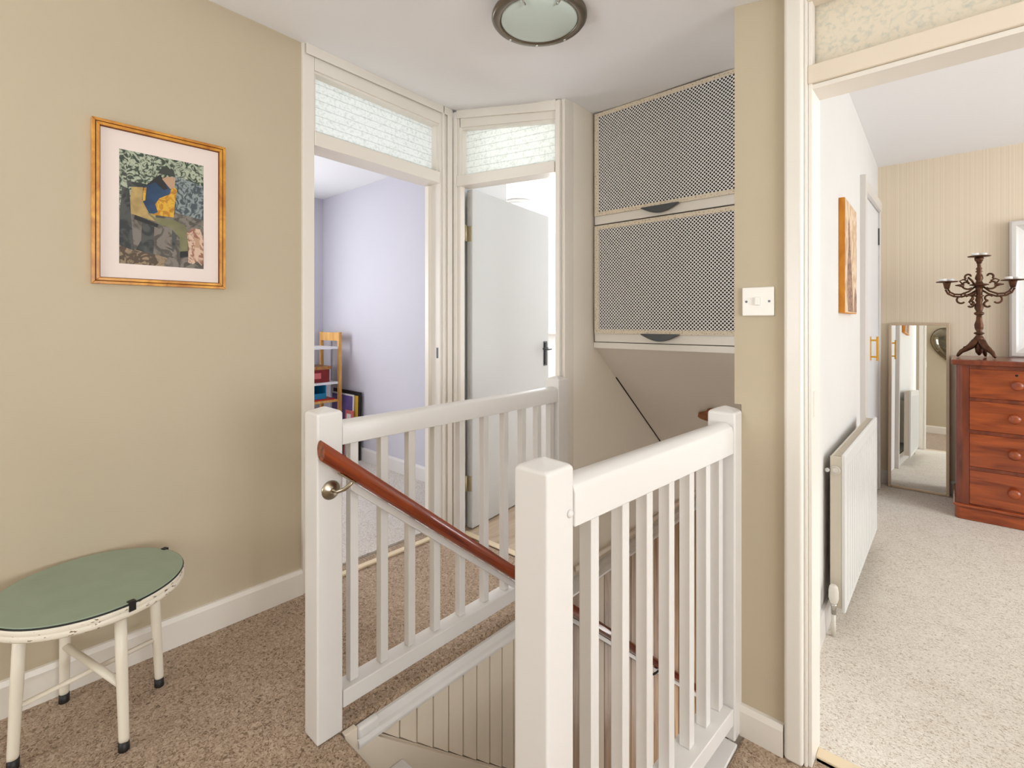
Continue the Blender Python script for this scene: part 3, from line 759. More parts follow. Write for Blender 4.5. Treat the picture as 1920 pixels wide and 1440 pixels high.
for a in (math.radians(14), math.radians(115), math.radians(246)):
    c = Vector((TX, TY, TZ)); t = Vector((math.cos(a), math.sin(a), 0)); s = Vector((-t.y, t.x, 0)) * 0.0085
    p0 = c + t * (R_ - 0.012); p1 = c + t * (R_ + 0.0025)
    mb = MB()
    mb.hexa([tuple(p0 - s), tuple(p1 - s), tuple(p1 + s), tuple(p0 + s)] + [tuple(q + Vector((0, 0, 0.003))) for q in (p0 - s, p1 - s, p1 + s, p0 + s)])
    p2 = c + t * (R_ + 0.0002); z = Vector((0, 0, -0.024))
    mb.hexa([tuple(p2 - s + z), tuple(p1 - s + z), tuple(p1 + s + z), tuple(p2 + s + z), tuple(p2 - s), tuple(p1 - s), tuple(p1 + s), tuple(p2 + s)])
    mb.build('edge_clip', 'black', tb)

# ------------------------------------------------------------------ framed picture on the left wall
fp = thing('framed_picture', 'gilt framed picture of a seated figure on a bench, on the beige wall', 'picture', (-2.2, 0.50, 1.65))
PY0, PY1, PZ0, PZ1 = 0.292, 0.705, 1.352, 1.918
XW = -2.2
def ring(x0, x1, i0, i1, mats, name, parent):
    mb = MB()
    a0, a1, c0, c1 = PY0 + i0, PY1 - i0, PZ0 + i0, PZ1 - i0
    b0, b1, e0, e1 = PY0 + i1, PY1 - i1, PZ0 + i1, PZ1 - i1
    def mitre(o1, o2, n1, n2):
        v = [(x0, *o1), (x0, *o2), (x0, *n2), (x0, *n1), (x1, *o1), (x1, *o2), (x1, *n2), (x1, *n1)]
        mb.add(v, [(0, 1, 2, 3), (4, 5, 6, 7), (0, 1, 5, 4), (1, 2, 6, 5), (2, 3, 7, 6), (3, 0, 4, 7)])
    mitre((a0, c0), (a1, c0), (b0, e0), (b1, e0)); mitre((a1, c0), (a1, c1), (b1, e0), (b1, e1))
    mitre((a1, c1), (a0, c1), (b1, e1), (b0, e1)); mitre((a0, c1), (a0, c0), (b0, e1), (b0, e0))
    return mb.build(name, mats, parent, bevel=0.0015)
fr = ring(XW + 0.001, XW + 0.022, 0.0, 0.0095, 'gold', 'frame', fp)
ring(XW + 0.001, XW + 0.017, 0.0097, 0.0115, 'gold_dark', 'frame_groove', fr)
ring(XW + 0.001, XW + 0.021, 0.0117, 0.0215, 'gold', 'frame_bead', fr)
ring(XW + 0.001, XW + 0.014, 0.0217, 0.024, 'gold_dark', 'frame_lip', fr)
B(XW + 0.001, XW + 0.008, PY0 + 0.015, PY1 - 0.015, PZ0 + 0.015, PZ1 - 0.015).build('mount', 'mount', fp)
# the print: flat shapes, coordinates measured on the print itself (u right, v up, 0..1)
QY0, QY1, QZ0, QZ1 = 0.368, 0.630, 1.427, 1.830
def scribble(name, dark, light, sc_=26.0):
    k = NT(name); k.b.inputs['Roughness'].default_value = 0.6
    tc = k.n('ShaderNodeTexCoord'); nz = k.n('ShaderNodeTexNoise', Scale=sc_, Detail=2.0, Distortion=2.2); k.l(tc.outputs['Object'], nz.inputs['Vector'])
    rp = k.n('ShaderNodeValToRGB'); e = rp.color_ramp.elements
    e[0].position = 0.42; e[0].color = lin(dark); e[1].position = 0.56; e[1].color = lin(light)
    k.l(nz.outputs['Fac'], rp.inputs['Fac']); k.l(rp.outputs['Color'], k.b.inputs['Base Color']); return k.m
PM = [scribble('print_ivy', (58, 70, 56), (176, 182, 158), 44), scribble('print_grey_foliage', (70, 80, 84), (142, 152, 150), 34), scribble('print_ground', (84, 68, 52), (150, 128, 102), 30),
      scribble('print_paving', (84, 78, 70), (128, 118, 108), 18), mat('print_black', (38, 36, 34), 0.6), mat('print_blue', (38, 66, 98), 0.6, var=0.3, vscale=30),
      scribble('print_yellow', (184, 124, 24), (218, 168, 52), 26), mat('print_skin', (188, 150, 120), 0.6), scribble('print_dog', (150, 100, 80), (214, 182, 158), 30),
      mat('print_olive', (122, 118, 84), 0.6, var=0.15, vscale=30), scribble('print_bench', (48, 50, 50), (78, 78, 74), 14), mat('print_hat', (58, 62, 54), 0.6), mat('print_sand', (176, 148, 92), 0.6, var=0.2, vscale=40)]
mb = MB(); layer = [0]
def shape(pts, mi):
    x = XW + 0.008 + 0.00012 * (layer[0] + 1); layer[0] += 1
    vs = [(x, QY0 + (QY1 - QY0) * u, QZ0 + (QZ1 - QZ0) * v) for u, v in pts]
    mb.add(vs, [tuple(range(len(vs)))], mi)
shape([(0, 0), (1, 0), (1, 1), (0, 1)], 0)
shape([(0.55, 0.45), (1, 0.42), (1, 0.80), (0.62, 0.85)], 1)
shape([(0, 0), (1, 0), (1, 0.40), (0.6, 0.47), (0.1, 0.45), (0, 0.50)], 3)
shape([(0, 0), (0.50, 0), (0.55, 0.08), (0.30, 0.12), (0, 0.17)], 2)
shape([(0.62, 0.44), (1, 0.41), (1, 0.47), (0.64, 0.51)], 3)
shape([(0.1, 0.45), (0.42, 0.40), (0.36, 0.60), (0.13, 0.66)], 12)
shape([(0.13, 0.62), (0.26, 0.60), (0.26, 0.70), (0.13, 0.71)], 12)
shape([(0.03, 0.78), (0.07, 0.78), (0.09, 0.68), (0.30, 0.70), (0.30, 0.73), (0.09, 0.73), (0.08, 0.80), (0.03, 0.80)], 10)
shape([(0.0, 0.16), (0.16, 0.12), (0.13, 0.40), (0.11, 0.66), (0.03, 0.68), (0.01, 0.45)], 10)
shape([(0.16, 0.40), (0.42, 0.35), (0.44, 0.38), (0.17, 0.44)], 4)
shape([(0.18, 0.13), (0.38, 0.10), (0.39, 0.36), (0.25, 0.38), (0.24, 0.22)], 10)
shape([(0.47, 0.20), (0.62, 0.14), (0.66, 0.28), (0.60, 0.40), (0.46, 0.36)], 10)
shape([(0.30, 0.48), (0.40, 0.44), (0.62, 0.44), (0.76, 0.40), (0.82, 0.30), (0.78, 0.14), (0.70, 0.13), (0.69, 0.28), (0.58, 0.36), (0.44, 0.38)], 9)
shape([(0.40, 0.20), (0.60, 0.17), (0.60, 0.36), (0.47, 0.37)], 3)
shape([(0.70, 0.09), (0.80, 0.11), (0.79, 0.16), (0.70, 0.15)], 4)
shape([(0.25, 0.58), (0.28, 0.70), (0.40, 0.79), (0.52, 0.80), (0.58, 0.70), (0.60, 0.60), (0.48, 0.56), (0.44, 0.47), (0.33, 0.47)], 5)
shape([(0.27, 0.70), (0.40, 0.80), (0.46, 0.84), (0.55, 0.72), (0.50, 0.70), (0.40, 0.76)], 4)
shape([(0.255, 0.57), (0.27, 0.69), (0.30, 0.70), (0.285, 0.58)], 6)
shape([(0.36, 0.46), (0.62, 0.46), (0.63, 0.56), (0.66, 0.72), (0.61, 0.76), (0.57, 0.67), (0.45, 0.62), (0.40, 0.56), (0.43, 0.49)], 6)
shape([(0.48, 0.80), (0.54, 0.83), (0.64, 0.83), (0.63, 0.74), (0.58, 0.72)], 7)
shape([(0.43, 0.845), (0.64, 0.84), (0.62, 0.90), (0.48, 0.91)], 11)
shape([(0.80, 0.05), (0.80, 0.22), (0.78, 0.33), (0.85, 0.38), (0.95, 0.38), (0.995, 0.30), (0.995, 0.06), (0.97, 0.03), (0.92, 0.07), (0.86, 0.04)], 8)
shape([(0.885, 0.20), (0.95, 0.20), (0.94, 0.29), (0.89, 0.29)], 7)
mb.build('print', PM, fp)

# ------------------------------------------------------------------ lavender room
struct(B(-5.0, -2.32, -0.9, 2.38, -0.05, 0.0).build('floor_lavender', 'carpet_lav'))
struct(B(-5.0, -2.32, -0.9, 2.5, 2.43, 2.5).build('ceiling_lavender', 'room_white'))
struct(B(-5.0, -2.32, 2.38, 2.46, 0, 2.43).build('wall_lavender_far', 'lavender'))
mb = MB(); mb.box(-4.78, -4.66, 1.40, 2.38, 0, 2.43); mb.box(-4.78, -4.66, -0.9, 0.1, 0, 2.43); mb.box(-4.78, -4.66, 0.1, 1.40, 0, 0.8); mb.box(-4.78, -4.66, 0.1, 1.40, 2.1, 2.43)
struct(mb.build('wall_lavender_left', 'lavender'))
struct(B(-5.0, -2.32, -1.02, -0.9, 0, 2.43).build('wall_lavender_near', 'lavender'))
struct(B(-2.34, -2.3201, -0.9, 1.02, 0, 2.43).build('wall_lavender_right', 'lavender'))
struct(B(-2.34, -2.3201, 1.90, 2.38, 0, 2.43).build('wall_lavender_corner', 'lavender'))
window_frame('window_2', 'x', -4.74, 0.1, 1.40, 0.8, 2.1)
skirting('baseboard_lavender', -4.66, -2.34, 2.362, 2.38, 0.11, '-y', 'white')
skirting('baseboard_lavender_left', -4.66, -4.642, -0.9, 2.36, 0.11, '+x', 'white')

sh = thing('ladder_shelf', 'bamboo framed shelf unit with white shelves in the lavender room corner', 'shelf', (-4.34, 1.95, 0))
SX0, SX1, SY0, SY1 = -4.50, -4.165, 1.50, 2.30
for yy in (SY1, SY0):
    for xx in (SX0, SX1):
        B(xx - 0.014, xx + 0.014, yy - 0.03, yy - 0.002, 0.001, 1.13).build('upright', 'bamboo', sh)
    B(SX0 + 0.014, SX1 - 0.014, yy - 0.028, yy - 0.004, 1.05, 1.125).build('top_rail', 'bamboo', sh)
for z in (1.0, 0.685, 0.14):
    B(SX0, SX1 + 0.004, SY0 - 0.002, SY1 - 0.032, z - 0.02, z).build('shelf_board', 'shelfwhite', sh)
B(SX0, SX1 + 0.004, SY0 - 0.002, SY1 - 0.032, 0.505, 0.525).build('shelf_board', 'bamboo', sh)
bx = thing('storage_box', 'dark red box with a wooden lid on the ladder shelf', 'box', (-4.30, 2.10, 0.686))
B(-4.42, -4.19, 1.90, 2.20, 0.686, 0.80).build('box_body', 'red', bx)
B(-4.43, -4.18, 1.89, 2.21, 0.80, 0.828).build('box_lid', 'box_wood', bx)
B(-4.189, -4.186, 1.97, 2.12, 0.72, 0.77).build('front_print', 'pink', bx)
tag(MB().lathe([(0.10, 0), (0.10, 0.03), (0.085, 0.062), (0.03, 0.075)], (-4.30, 1.99, 0.829), seg=20).build('folded_cap', 'maroon'), 'soft maroon cap resting on the wooden box lid', 'cap')
tag(B(-4.48, -4.445, 1.98, 2.24, 0.686, 0.82).build('book', 'maroon', bevel=0.003), 'maroon book standing behind the red box on the shelf', 'book')
t_ = thing('storage_box', 'bright blue open box on the shelf below the red box', 'box', (-4.33, 2.0, 0.526))
mb = MB(); mb.box(-4.46, -4.21, 1.80, 2.18, 0.536, 0.54); mb.box(-4.46, -4.45, 1.80, 2.18, 0.54, 0.66); mb.box(-4.45, -4.21, 2.17, 2.18, 0.54, 0.66); mb.box(-4.45, -4.21, 1.80, 1.81, 0.54, 0.66); mb.box(-4.22, -4.21, 1.81, 2.17, 0.54, 0.585)
mb.build('box_tray', 'blue', t_)
B(-4.40, -4.33, 2.02, 2.05, 0.54, 0.655).build('divider', 'plaque', t_)
tag(B(-4.46, -4.185, 1.72, 2.25, 0.5255, 0.535).build('folder', 'bright_red'), 'flat bright red folder under the blue box', 'folder')
# pictures leaning against the wall
def leaning(name, x0, x1, h, yb, yt, m_frame, m_in, label, th=0.02, inset=0.03, m_mid=None):
    t = thing(name, label, 'picture', ((x0 + x1) / 2, yb, 0.001), 'pictures leaning by the ladder shelf')
    mb = MB(); mb.hexa([(x0, yb - th, 0.001), (x1, yb - th, 0.001), (x1, yb, 0.001), (x0, yb, 0.001), (x0, yt - th, h), (x1, yt - th, h), (x1, yt, h), (x0, yt, h)])
    mb.build('frame', m_frame, t, bevel=0.002)
    def inner(i, d, m, nm):
        f0 = i / h; f1 = (h - i) / h; y0 = yb - th + (yt - yb) * f0; y1 = yb - th + (yt - yb) * f1
        q = MB(); q.hexa([(x0 + i, y0 - d, i), (x1 - i, y0 - d, i), (x1 - i, y0 + 0.002, i), (x0 + i, y0 + 0.002, i), (x0 + i, y1 - d, h - i), (x1 - i, y1 - d, h - i), (x1 - i, y1 + 0.002, h - i), (x0 + i, y1 + 0.002, h - i)])
        q.build(nm, m, t)
    if m_mid: inner(inset, 0.002, m_mid, 'mount'); inner(inset + 0.03, 0.003, m_in, 'print')
    else: inner(inset, 0.002, m_in, 'print')
leaning('framed_picture', -4.40, -3.92, 0.60, 2.347, 2.3615, 'black', 'yellow', 'black framed picture leaning on the lavender wall, hindmost', inset=0.035, th=0.012)
leaning('framed_picture', -4.40, -4.01, 0.57, 2.328, 2.344, 'card_white', 'purple', 'white edged violet picture leaning in front of the black one', inset=0.014, th=0.010)
leaning('framed_picture', -4.12, -3.99, 0.43, 2.300, 2.326, 'pink', 'card_white', 'small pink edged card leaning in front of the violet picture', inset=0.03, th=0.010)
cols = ['yellow', 'bright_red', 'navy', 'blue_light', 'black', 'card_white']
names = ['ochre', 'red', 'navy', 'pale blue', 'black', 'white']
for k in range(6):
    x = -4.145 + k * 0.024
    tag(B(x, x + 0.021, 2.03, 2.17, 0.001, 0.20 - 0.01 * (k % 3)).build('book', cols[k]), names[k] + ' spined book in the floor row beside the ladder shelf', 'book', 'books on the lavender room floor')

# ------------------------------------------------------------------ back room behind door 2
mb = MB(); mb.box(-5.0, -1.45, 2.46, 5.0, -0.05, 0.001); mb.box(-2.34, -1.45, 1.94, 2.46, -0.05, 0.001)
struct(mb.build('floor_back_room', 'laminate'))
struct(B(-5.0, -1.40, 1.99, 5.0, 2.46, 2.52).build('ceiling_back_room', 'room_white'))
struct(B(-2.34, -2.20, 2.0, 2.38, 0, 2.46).build('wall_back_room_left', 'room_white'))
struct(B(-1.476, -1.4705, 1.99, 4.9, 0, 2.46).build('wall_back_room_right', 'room_white'))
mb = MB(); mb.box(-5.0, -4.5, 4.8, 4.9, 0, 2.46); mb.box(-2.3, -1.47, 4.8, 4.9, 0, 2.46); mb.box(-4.5, -2.3, 4.8, 4.9, 0, 1.10); mb.box(-4.5, -2.3, 4.8, 4.9, 2.36, 2.46)
struct(mb.build('wall_back_room_far', 'room_white'))
struct(B(-5.0, -4.9, 2.46, 4.8, 0, 2.46).build('wall_back_room_end', 'room_white'))
struct(B(-5.0, -2.34, 2.462, 2.50, 0, 2.46).build('wall_back_room_near', 'room_white'))
window_frame('window_3', 'y', 4.83, -4.5, -2.3, 1.10, 2.36, bars=2)
struct(B(-4.55, -2.25, 4.70, 4.80, 1.075, 1.10).build('trim_9', 'white', bevel=0.004), 'white window sill in the back room')
rl_ = thing('ceiling_lamp', 'round white ceiling lamp glimpsed above the open grey door', 'lamp', (-3.38, 3.84, 2.455))
MB().lathe([(0.15, 0), (0.15, -0.02), (0.14, -0.03)], (-3.38, 3.84, 2.458), seg=32).build('base', 'door_grey', rl_)
MB().lathe([(0.13, -0.03), (0.12, -0.06), (0.07, -0.08), (0.01, -0.085)], (-3.38, 3.84, 2.458), seg=32).build('shade', 'shelfwhite', rl_)

# ------------------------------------------------------------------ bedroom through door 3
d3 = struct(MB().box(-0.366, -0.318, 1.535, 1.66, 0, 2.30).build('door_3', 'trim', bevel=0.010, seg=3))
JX = -0.300
mb = MB(); mb.box(-0.318, -0.310, 1.548, 1.66, 0, 2.28); mb.box(-0.310, JX, 1.556, 1.66, 0, 2.26)
mb.build('jamb', 'trim', d3, bevel=0.002)
B(0.41, 0.47, 1.535, 1.66, 0, 2.3).build('jamb', 'trim', d3, bevel=0.004)
B(-0.310, 0.41, 1.548, 1.66, 2.098, 2.3).build('head', 'trim_cream', d3)
B(-0.310, 0.41, 1.550, 1.66, 1.872, 1.922).build('transom_rail', 'trim_cream', d3, bevel=0.003)
B(-0.310, 0.41, 1.560, 1.655, 1.858, 1.8715).build('transom_stop', 'trim', d3, bevel=0.002)
B(-0.300, 0.41, 1.590, 1.598, 1.922, 2.098).build('transom_glass', 'glass_c', d3)
B(JX - 0.001, JX + 0.004, 1.566, 1.590, 0.96, 1.03).build('strike_plate', 'trim', d3)
struct(B(-0.300, 0.41, 1.60, 1.64, -0.01, 0.008).build('trim_10', 'strip', bevel=0.003))
struct(B(-0.47, 3.3, 1.60, 4.8, -0.05, 0.0015).build('floor_bedroom', 'carpet_bed'))
struct(B(-0.55, 3.3, 1.56, 4.8, 2.40, 2.47).build('ceiling_bedroom', 'ceiling'))
bw = lambda yy: -0.388 - 0.0255 * (yy - 1.66)
mb = MB(); mb.hexa([(-0.400, 1.656, 0), (bw(1.656), 1.656, 0), (bw(4.7), 4.7, 0), (-0.494, 4.7, 0), (-0.400, 1.656, 2.4), (bw(1.656), 1.656, 2.4), (bw(4.7), 4.7, 2.4), (-0.494, 4.7, 2.4)])
struct(mb.build('wall_bedroom_left', 'bed_wall'))
struct(B(-0.55, 3.3, 4.68, 4.78, 0, 2.4).build('wall_bedroom_far', 'paper'))
mb = MB(); mb.box(3.2, 3.3, 1.6, 1.8, 0, 2.4); mb.box(3.2, 3.3, 4.0, 4.7, 0, 2.4); mb.box(3.2, 3.3, 1.8, 4.0, 0, 0.65); mb.box(3.2, 3.3, 1.8, 4.0, 2.15, 2.4)
struct(mb.build('wall_bedroom_right', 'bed_wall'))
struct(B(2.72, 3.3, 1.56, 1.655, 0, 2.4).build('wall_bedroom_near', 'bed_wall'))
window_frame('window_4', 'x', 3.24, 1.8, 4.0, 0.65, 2.15, bars=2)
mb = MB()
a, b_ = 1.66, 3.53
mb.hexa([(bw(a), a, 0), (bw(a) + 0.016, a, 0), (bw(b_) + 0.016, b_, 0), (bw(b_), b_, 0), (bw(a), a, 0.10), (bw(a) + 0.012, a, 0.10), (bw(b_) + 0.012, b_, 0.10), (bw(b_), b_, 0.10)])
struct(mb.build('baseboard_bedroom_left', 'white'))
skirting('baseboard_bedroom_far', -0.46, 1.2, 4.664, 4.68, 0.10, '-y', 'white')

# cupboard door in the bedroom's left wall
d4 = struct(MB().box(bw(3.56) - 0.02, bw(3.56) + 0.030, 3.53, 3.59, 0.002, 2.085).build('door_4', 'white', bevel=0.003))
B(bw(4.5) - 0.02, bw(4.5) + 0.030, 4.47, 4.53, 0.002, 2.085).build('jamb', 'white', d4, bevel=0.003)
MB().xslab(bw(4.0) - 0.02, bw(4.0) + 0.028, 3.59, 4.47, 2.02, 2.085, 2.02, 2.085).build('head', 'white', d4, bevel=0.003)
lf = MB().box(bw(4.0) - 0.02, bw(4.0) + 0.006, 3.595, 4.465, 0.012, 2.015).build('door_leaf', 'shelfwhite', d4, bevel=0.002)
X4 = bw(4.0) + 0.006
mb = MB(); mb.box(X4, X4 + 0.004, 4.02, 4.055, 0.965, 1.125)
mb.tube([(X4 + 0.003, 4.037, 1.10), (X4 + 0.035, 4.037, 1.10)], 0.006); mb.tube([(X4 + 0.003, 4.037, 0.99), (X4 + 0.035, 4.037, 0.99)], 0.006)
mb.box(X4 + 0.033, X4 + 0.043, 4.025, 4.05, 0.965, 1.125)
mb.build('pull_handle', 'brass', lf, bevel=0.001)
B(X4, X4 + 0.008, 4.452, 4.466, 1.78, 1.90).build('hinge', 'dark_metal', d4)

# picture on the bedroom wall
cp = thing('canvas_picture', 'tall narrow painting with orange edge on the white bedroom wall', 'picture', (-0.41, 2.9, 1.52))
XC = bw(2.9)
MB().hexa([(bw(2.70) + 0.001, 2.70, 1.262), (bw(2.70) + 0.024, 2.70, 1.262), (bw(3.13) + 0.024, 3.13, 1.262), (bw(3.13) + 0.001, 3.13, 1.262), (bw(2.70) + 0.001, 2.70, 1.792), (bw(2.70) + 0.024, 2.70, 1.792), (bw(3.13) + 0.024, 3.13, 1.792), (bw(3.13) + 0.001, 3.13, 1.792)]).build('canvas', 'orange_wood', cp, bevel=0.001)
k_ = scribble('canvas_wash', (206, 172, 138), (232, 206, 176), 7)
MB().hexa([(bw(2.704) + 0.024, 2.704, 1.266), (bw(2.704) + 0.0252, 2.704, 1.266), (bw(3.126) + 0.0252, 3.126, 1.266), (bw(3.126) + 0.024, 3.126, 1.266), (bw(2.704) + 0.024, 2.704, 1.788), (bw(2.704) + 0.0252, 2.704, 1.788), (bw(3.126) + 0.0252, 3.126, 1.788), (bw(3.126) + 0.024, 3.126, 1.788)]).build('painted_face', k_, cp)
mb = MB()
pts = [(2.80, 1.27), (2.98, 1.27), (2.95, 1.42), (2.90, 1.52), (2.87, 1.60), (2.86, 1.68), (2.83, 1.72), (2.80, 1.66), (2.81, 1.58), (2.78, 1.50), (2.77, 1.38)]
mb.poly([(bw(y_) + 0.0252, y_, z_) for y_, z_ in pts], (0.0004, 0, 0))
pts = [(3.00, 1.27), (3.12, 1.27), (3.12, 1.36), (3.06, 1.40), (3.02, 1.34)]
mb.poly([(bw(y_) + 0.0252, y_, z_) for y_, z_ in pts], (0.0004, 0, 0))
mb.build('painted_figure', scribble('canvas_figure', (120, 92, 82), (176, 138, 116), 18), cp)

# radiator
rd = thing('radiator', 'white panel radiator low on the bedroom wall under the painting', 'radiator', (-0.36, 2.8, 0.1))
RY0, RY1, RZ0, RZ1 = 2.30, 3.35, 0.085, 0.700
xb0, xb1 = bw(RY0), bw(RY1)
def rx(yy, d): return -0.404 - 0.006 * (yy - 2.3) + d
def slab(d0, d1, y0, y1, z0, z1, m, nm, parent, bev=0.0):
    mb = MB(); mb.hexa([(rx(y0, d0), y0, z0), (rx(y0, d1), y0, z0), (rx(y1, d1), y1, z0), (rx(y1, d0), y1, z0), (rx(y0, d0), y0, z1), (rx(y0, d1), y0, z1), (rx(y1, d1), y1, z1), (rx(y1, d0), y1, z1)])
    return mb.build(nm, m, parent, bevel=bev)
fpn = slab(0.060, 0.074, RY0, RY1, RZ0, RZ1, 'radiator', 'front_panel', rd, 0.004)
for i in range(16):
    y0 = RY0 + 0.05 + i * 0.0615
    slab(0.074, 0.0752, y0, y0 + 0.030, RZ0 + 0.03, RZ1 - 0.05, 'radiator', 'flute', fpn, 0.002)
slab(0.022, 0.030, RY0 + 0.01, RY1 - 0.01, RZ0 + 0.01, RZ1 - 0.012, 'radiator_side', 'back_panel', rd)
slab(0.022, 0.060, RY0 + 0.002, RY0 + 0.008, RZ0 + 0.012, RZ1 - 0.008, 'radiator_side', 'side_panel', rd, 0.002)
slab(0.022, 0.060, RY1 - 0.008, RY1 - 0.002, RZ0 + 0.012, RZ1 - 0.008, 'radiator_side', 'side_panel', rd, 0.002)
slab(0.030, 0.060, RY0 + 0.008, RY1 - 0.008, RZ1 - 0.018, RZ1 - 0.010, 'grille', 'top_grille', rd)
mb = MB()
for i in range(58):
    y0 = RY0 + 0.02 + i * 0.0176
    x0, x1 = rx(y0, 0.032), rx(y0, 0.058)
    mb.box(x0, x1, y0, y0 + 0.006, RZ1 - 0.010, RZ1 - 0.006)
g_ = mb.build('grille_fins', 'radiator_side', rd); g_['kind'] = 'stuff'
MB().lathe([(0.017, 0), (0.017, 0.006), (0.014, 0.008), (0.014, 0.003), (0.006, 0.004)], (rx(RY0, 0.041), RY0 + 0.002, RZ1 - 0.062), a=(0, -1, 0), seg=24).build('end_plug', 'plastic', rd)
MB().lathe([(0.008, 0), (0.008, 0.012)], (rx(RY0, 0.016), RY0 + 0.004, RZ1 - 0.065), a=(-0.2, -1, 0), seg=14).build('air_vent', 'chrome', rd)
vx, vy = rx(RY0, 0.040), RY0 - 0.035
MB().lathe([(0.010, 0), (0.012, 0.004), (0.017, 0.02), (0.017, 0.05), (0.014, 0.066), (0.010, 0.072)], (vx, vy, 0.128), seg=20).build('valve_head', 'plastic', rd)
mb = MB(); mb.lathe([(0.009, 0), (0.009, 0.03), (0.011, 0.032), (0.011, 0.04)], (vx, vy, 0.088), seg=16); mb.tube([(vx, vy, 0.112), (vx, RY0 + 0.01, 0.112)], 0.008, 12)
mb.build('valve_body', 'chrome', rd)
MB().lathe([(0.0075, 0), (0.0075, 0.09)], (vx, vy, 0.0015), seg=14).build('pipe', 'plastic', rd)
for yy in (RY0 + 0.15, RY1 - 0.15):
    mb = MB(); mb.box(bw(yy) - 0.002, rx(yy, 0.024), yy, yy + 0.03, 0.2, 0.6)
    mb.build('wall_bracket', 'radiator_side', rd)

# leaning mirror
ml = thing('leaning_mirror', 'tall slim champagne framed mirror leaning on the striped wallpaper', 'mirror', (-0.225, 4.6, 0.003))
MX0, MX1, MH = -0.398, -0.053, 1.212
yb, yt = 4.606, 4.662
def lean(y0off, y1off, x0, x1, z0, z1, m, nm, parent, bev=0.0):
    f = lambda z: yb + (yt - yb) * z / MH
    q = MB(); q.hexa([(x0, f(z0) + y0off, z0 + 0.003), (x1, f(z0) + y0off, z0 + 0.003), (x1, f(z0) + y1off, z0 + 0.003), (x0, f(z0) + y1off, z0 + 0.003),
                      (x0, f(z1) + y0off, z1), (x1, f(z1) + y0off, z1), (x1, f(z1) + y1off, z1), (x0, f(z1) + y1off, z1)])
    return q.build(nm, m, parent, bevel=bev)
t_ = 0.019
lean(-0.010, 0.012, MX0, MX0 + t_, 0, MH, 'champagne', 'frame_side', ml, 0.003)
lean(-0.010, 0.012, MX1 - t_, MX1, 0, MH, 'champagne', 'frame_side', ml, 0.003)
lean(-0.010, 0.012, MX0 + t_, MX1 - t_, MH - t_, MH, 'champagne', 'frame_top', ml, 0.003)
lean(-0.010, 0.012, MX0 + t_, MX1 - t_, 0, t_, 'champagne', 'frame_bottom', ml, 0.003)
lean(-0.002, 0.008, MX0 + t_ - 0.004, MX1 - t_ + 0.004, t_ - 0.004, MH - t_ + 0.004, 'mirror', 'mirror_glass', ml)

# chest of drawers
ch = thing('chest_of_drawers', 'red mahogany chest of drawers with round wooden knobs, cut by the right edge', 'chest', (0.58, 4.40, 0.002))
CX0, CX1, FY, BY = -0.020, 1.18, 4.16, 4.655
B(CX0 + 0.020, CX1 - 0.020, FY + 0.018, BY, 0.085, 0.955).build('carcass', 'chest_dark', ch)
B(CX0 - 0.022, CX1 + 0.022, FY - 0.022, BY + 0.004, 0.955, 0.988).build('top', 'chest_dark', ch, bevel=0.008, seg=3)
mb = MB()
def rounded_plan(x0, x1, y0, y1, r, z0, z1):
    p = [(x0, y1), ] + [(x0 + r - r * math.cos(PI / 2 * i / 6), y0 + r - r * math.sin(PI / 2 * i / 6)) for i in range(7)] + [(x1 - r + r * math.sin(PI / 2 * i / 6), y0 + r - r * math.cos(PI / 2 * i / 6)) for i in range(7)] + [(x1, y1)]
    mb.poly([(a, b, z0) for a, b in p], (0, 0, z1 - z0))
rounded_plan(CX0 - 0.004, CX1 + 0.004, FY - 0.010, BY, 0.03, 0.003, 0.075)
mb.build('plinth', 'chest_wood', ch, bevel=0.003)
mb = MB(); rounded_plan(CX0 - 0.012, CX1 + 0.012, FY - 0.018, BY, 0.03, 0.075, 0.094)
mb.build('base_moulding', 'chest_wood', ch, bevel=0.008, seg=3)
for xx, nm in ((CX0, 1), (CX1 - 0.045, -1)):
    mb = MB(); r = 0.030
    if nm == 1: p = [(xx, FY + 0.06)] + [(xx + r - r * math.cos(PI / 2 * i / 6), FY + r - r * math.sin(PI / 2 * i / 6)) for i in range(7)] + [(xx + 0.045, FY), (xx + 0.045, FY + 0.06)]
    else: p = [(xx, FY + 0.06), (xx, FY)] + [(xx + 0.045 - r + r * math.sin(PI / 2 * i / 6), FY + r - r * math.cos(PI / 2 * i / 6)) for i in range(7)] + [(xx + 0.045, FY + 0.06)]
    mb.poly([(a, b, 0.094) for a, b in p], (0, 0, 0.861)); mb.build('corner_pillar', 'chest_dark', ch)
rows = [(0.755, 0.932, True), (0.556, 0.735, False), (0.332, 0.534, False), (0.100, 0.311, False)]
IX0, IX1 = CX0 + 0.062, CX1 - 0.062
for z0, z1, half in rows:
    segs = [(IX0, (IX0 + IX1) / 2 - 0.012), ((IX0 + IX1) / 2 + 0.012, IX1)] if half else [(IX0, IX1)]
    for x0, x1 in segs:
        dr = B(x0, x1, FY + 0.004, FY + 0.020, z0, z1).build('drawer', 'chest_wood', ch, bevel=0.004)
        ks = [(x0 + x1) / 2] if half else [0.234, IX1 - (0.250 - IX0)]
        if half and x0 < 0.2: ks = [0.250]
        for kx in ks:
            zk = (z0 + z1) / 2 + 0.002
            if not half: kx = kx + 0.004
            MB().lathe([(0.012, 0), (0.010, 0.008), (0.012, 0.014), (0.024, 0.020), (0.029, 0.028), (0.027, 0.038), (0.018, 0.045), (0.004, 0.048)], (kx, FY + 0.004, zk), a=(0, -1, 0), seg=24).build('knob', 'chest_wood', dr)
        if half:
            MB().lathe([(0.007, 0), (0.006, 0.002)], ((x0 + x1) / 2 if x0 > 0.2 else 0.248, FY + 0.004, z1 - 0.028), a=(0, -1, 0), seg=14).build('keyhole', 'black', dr)
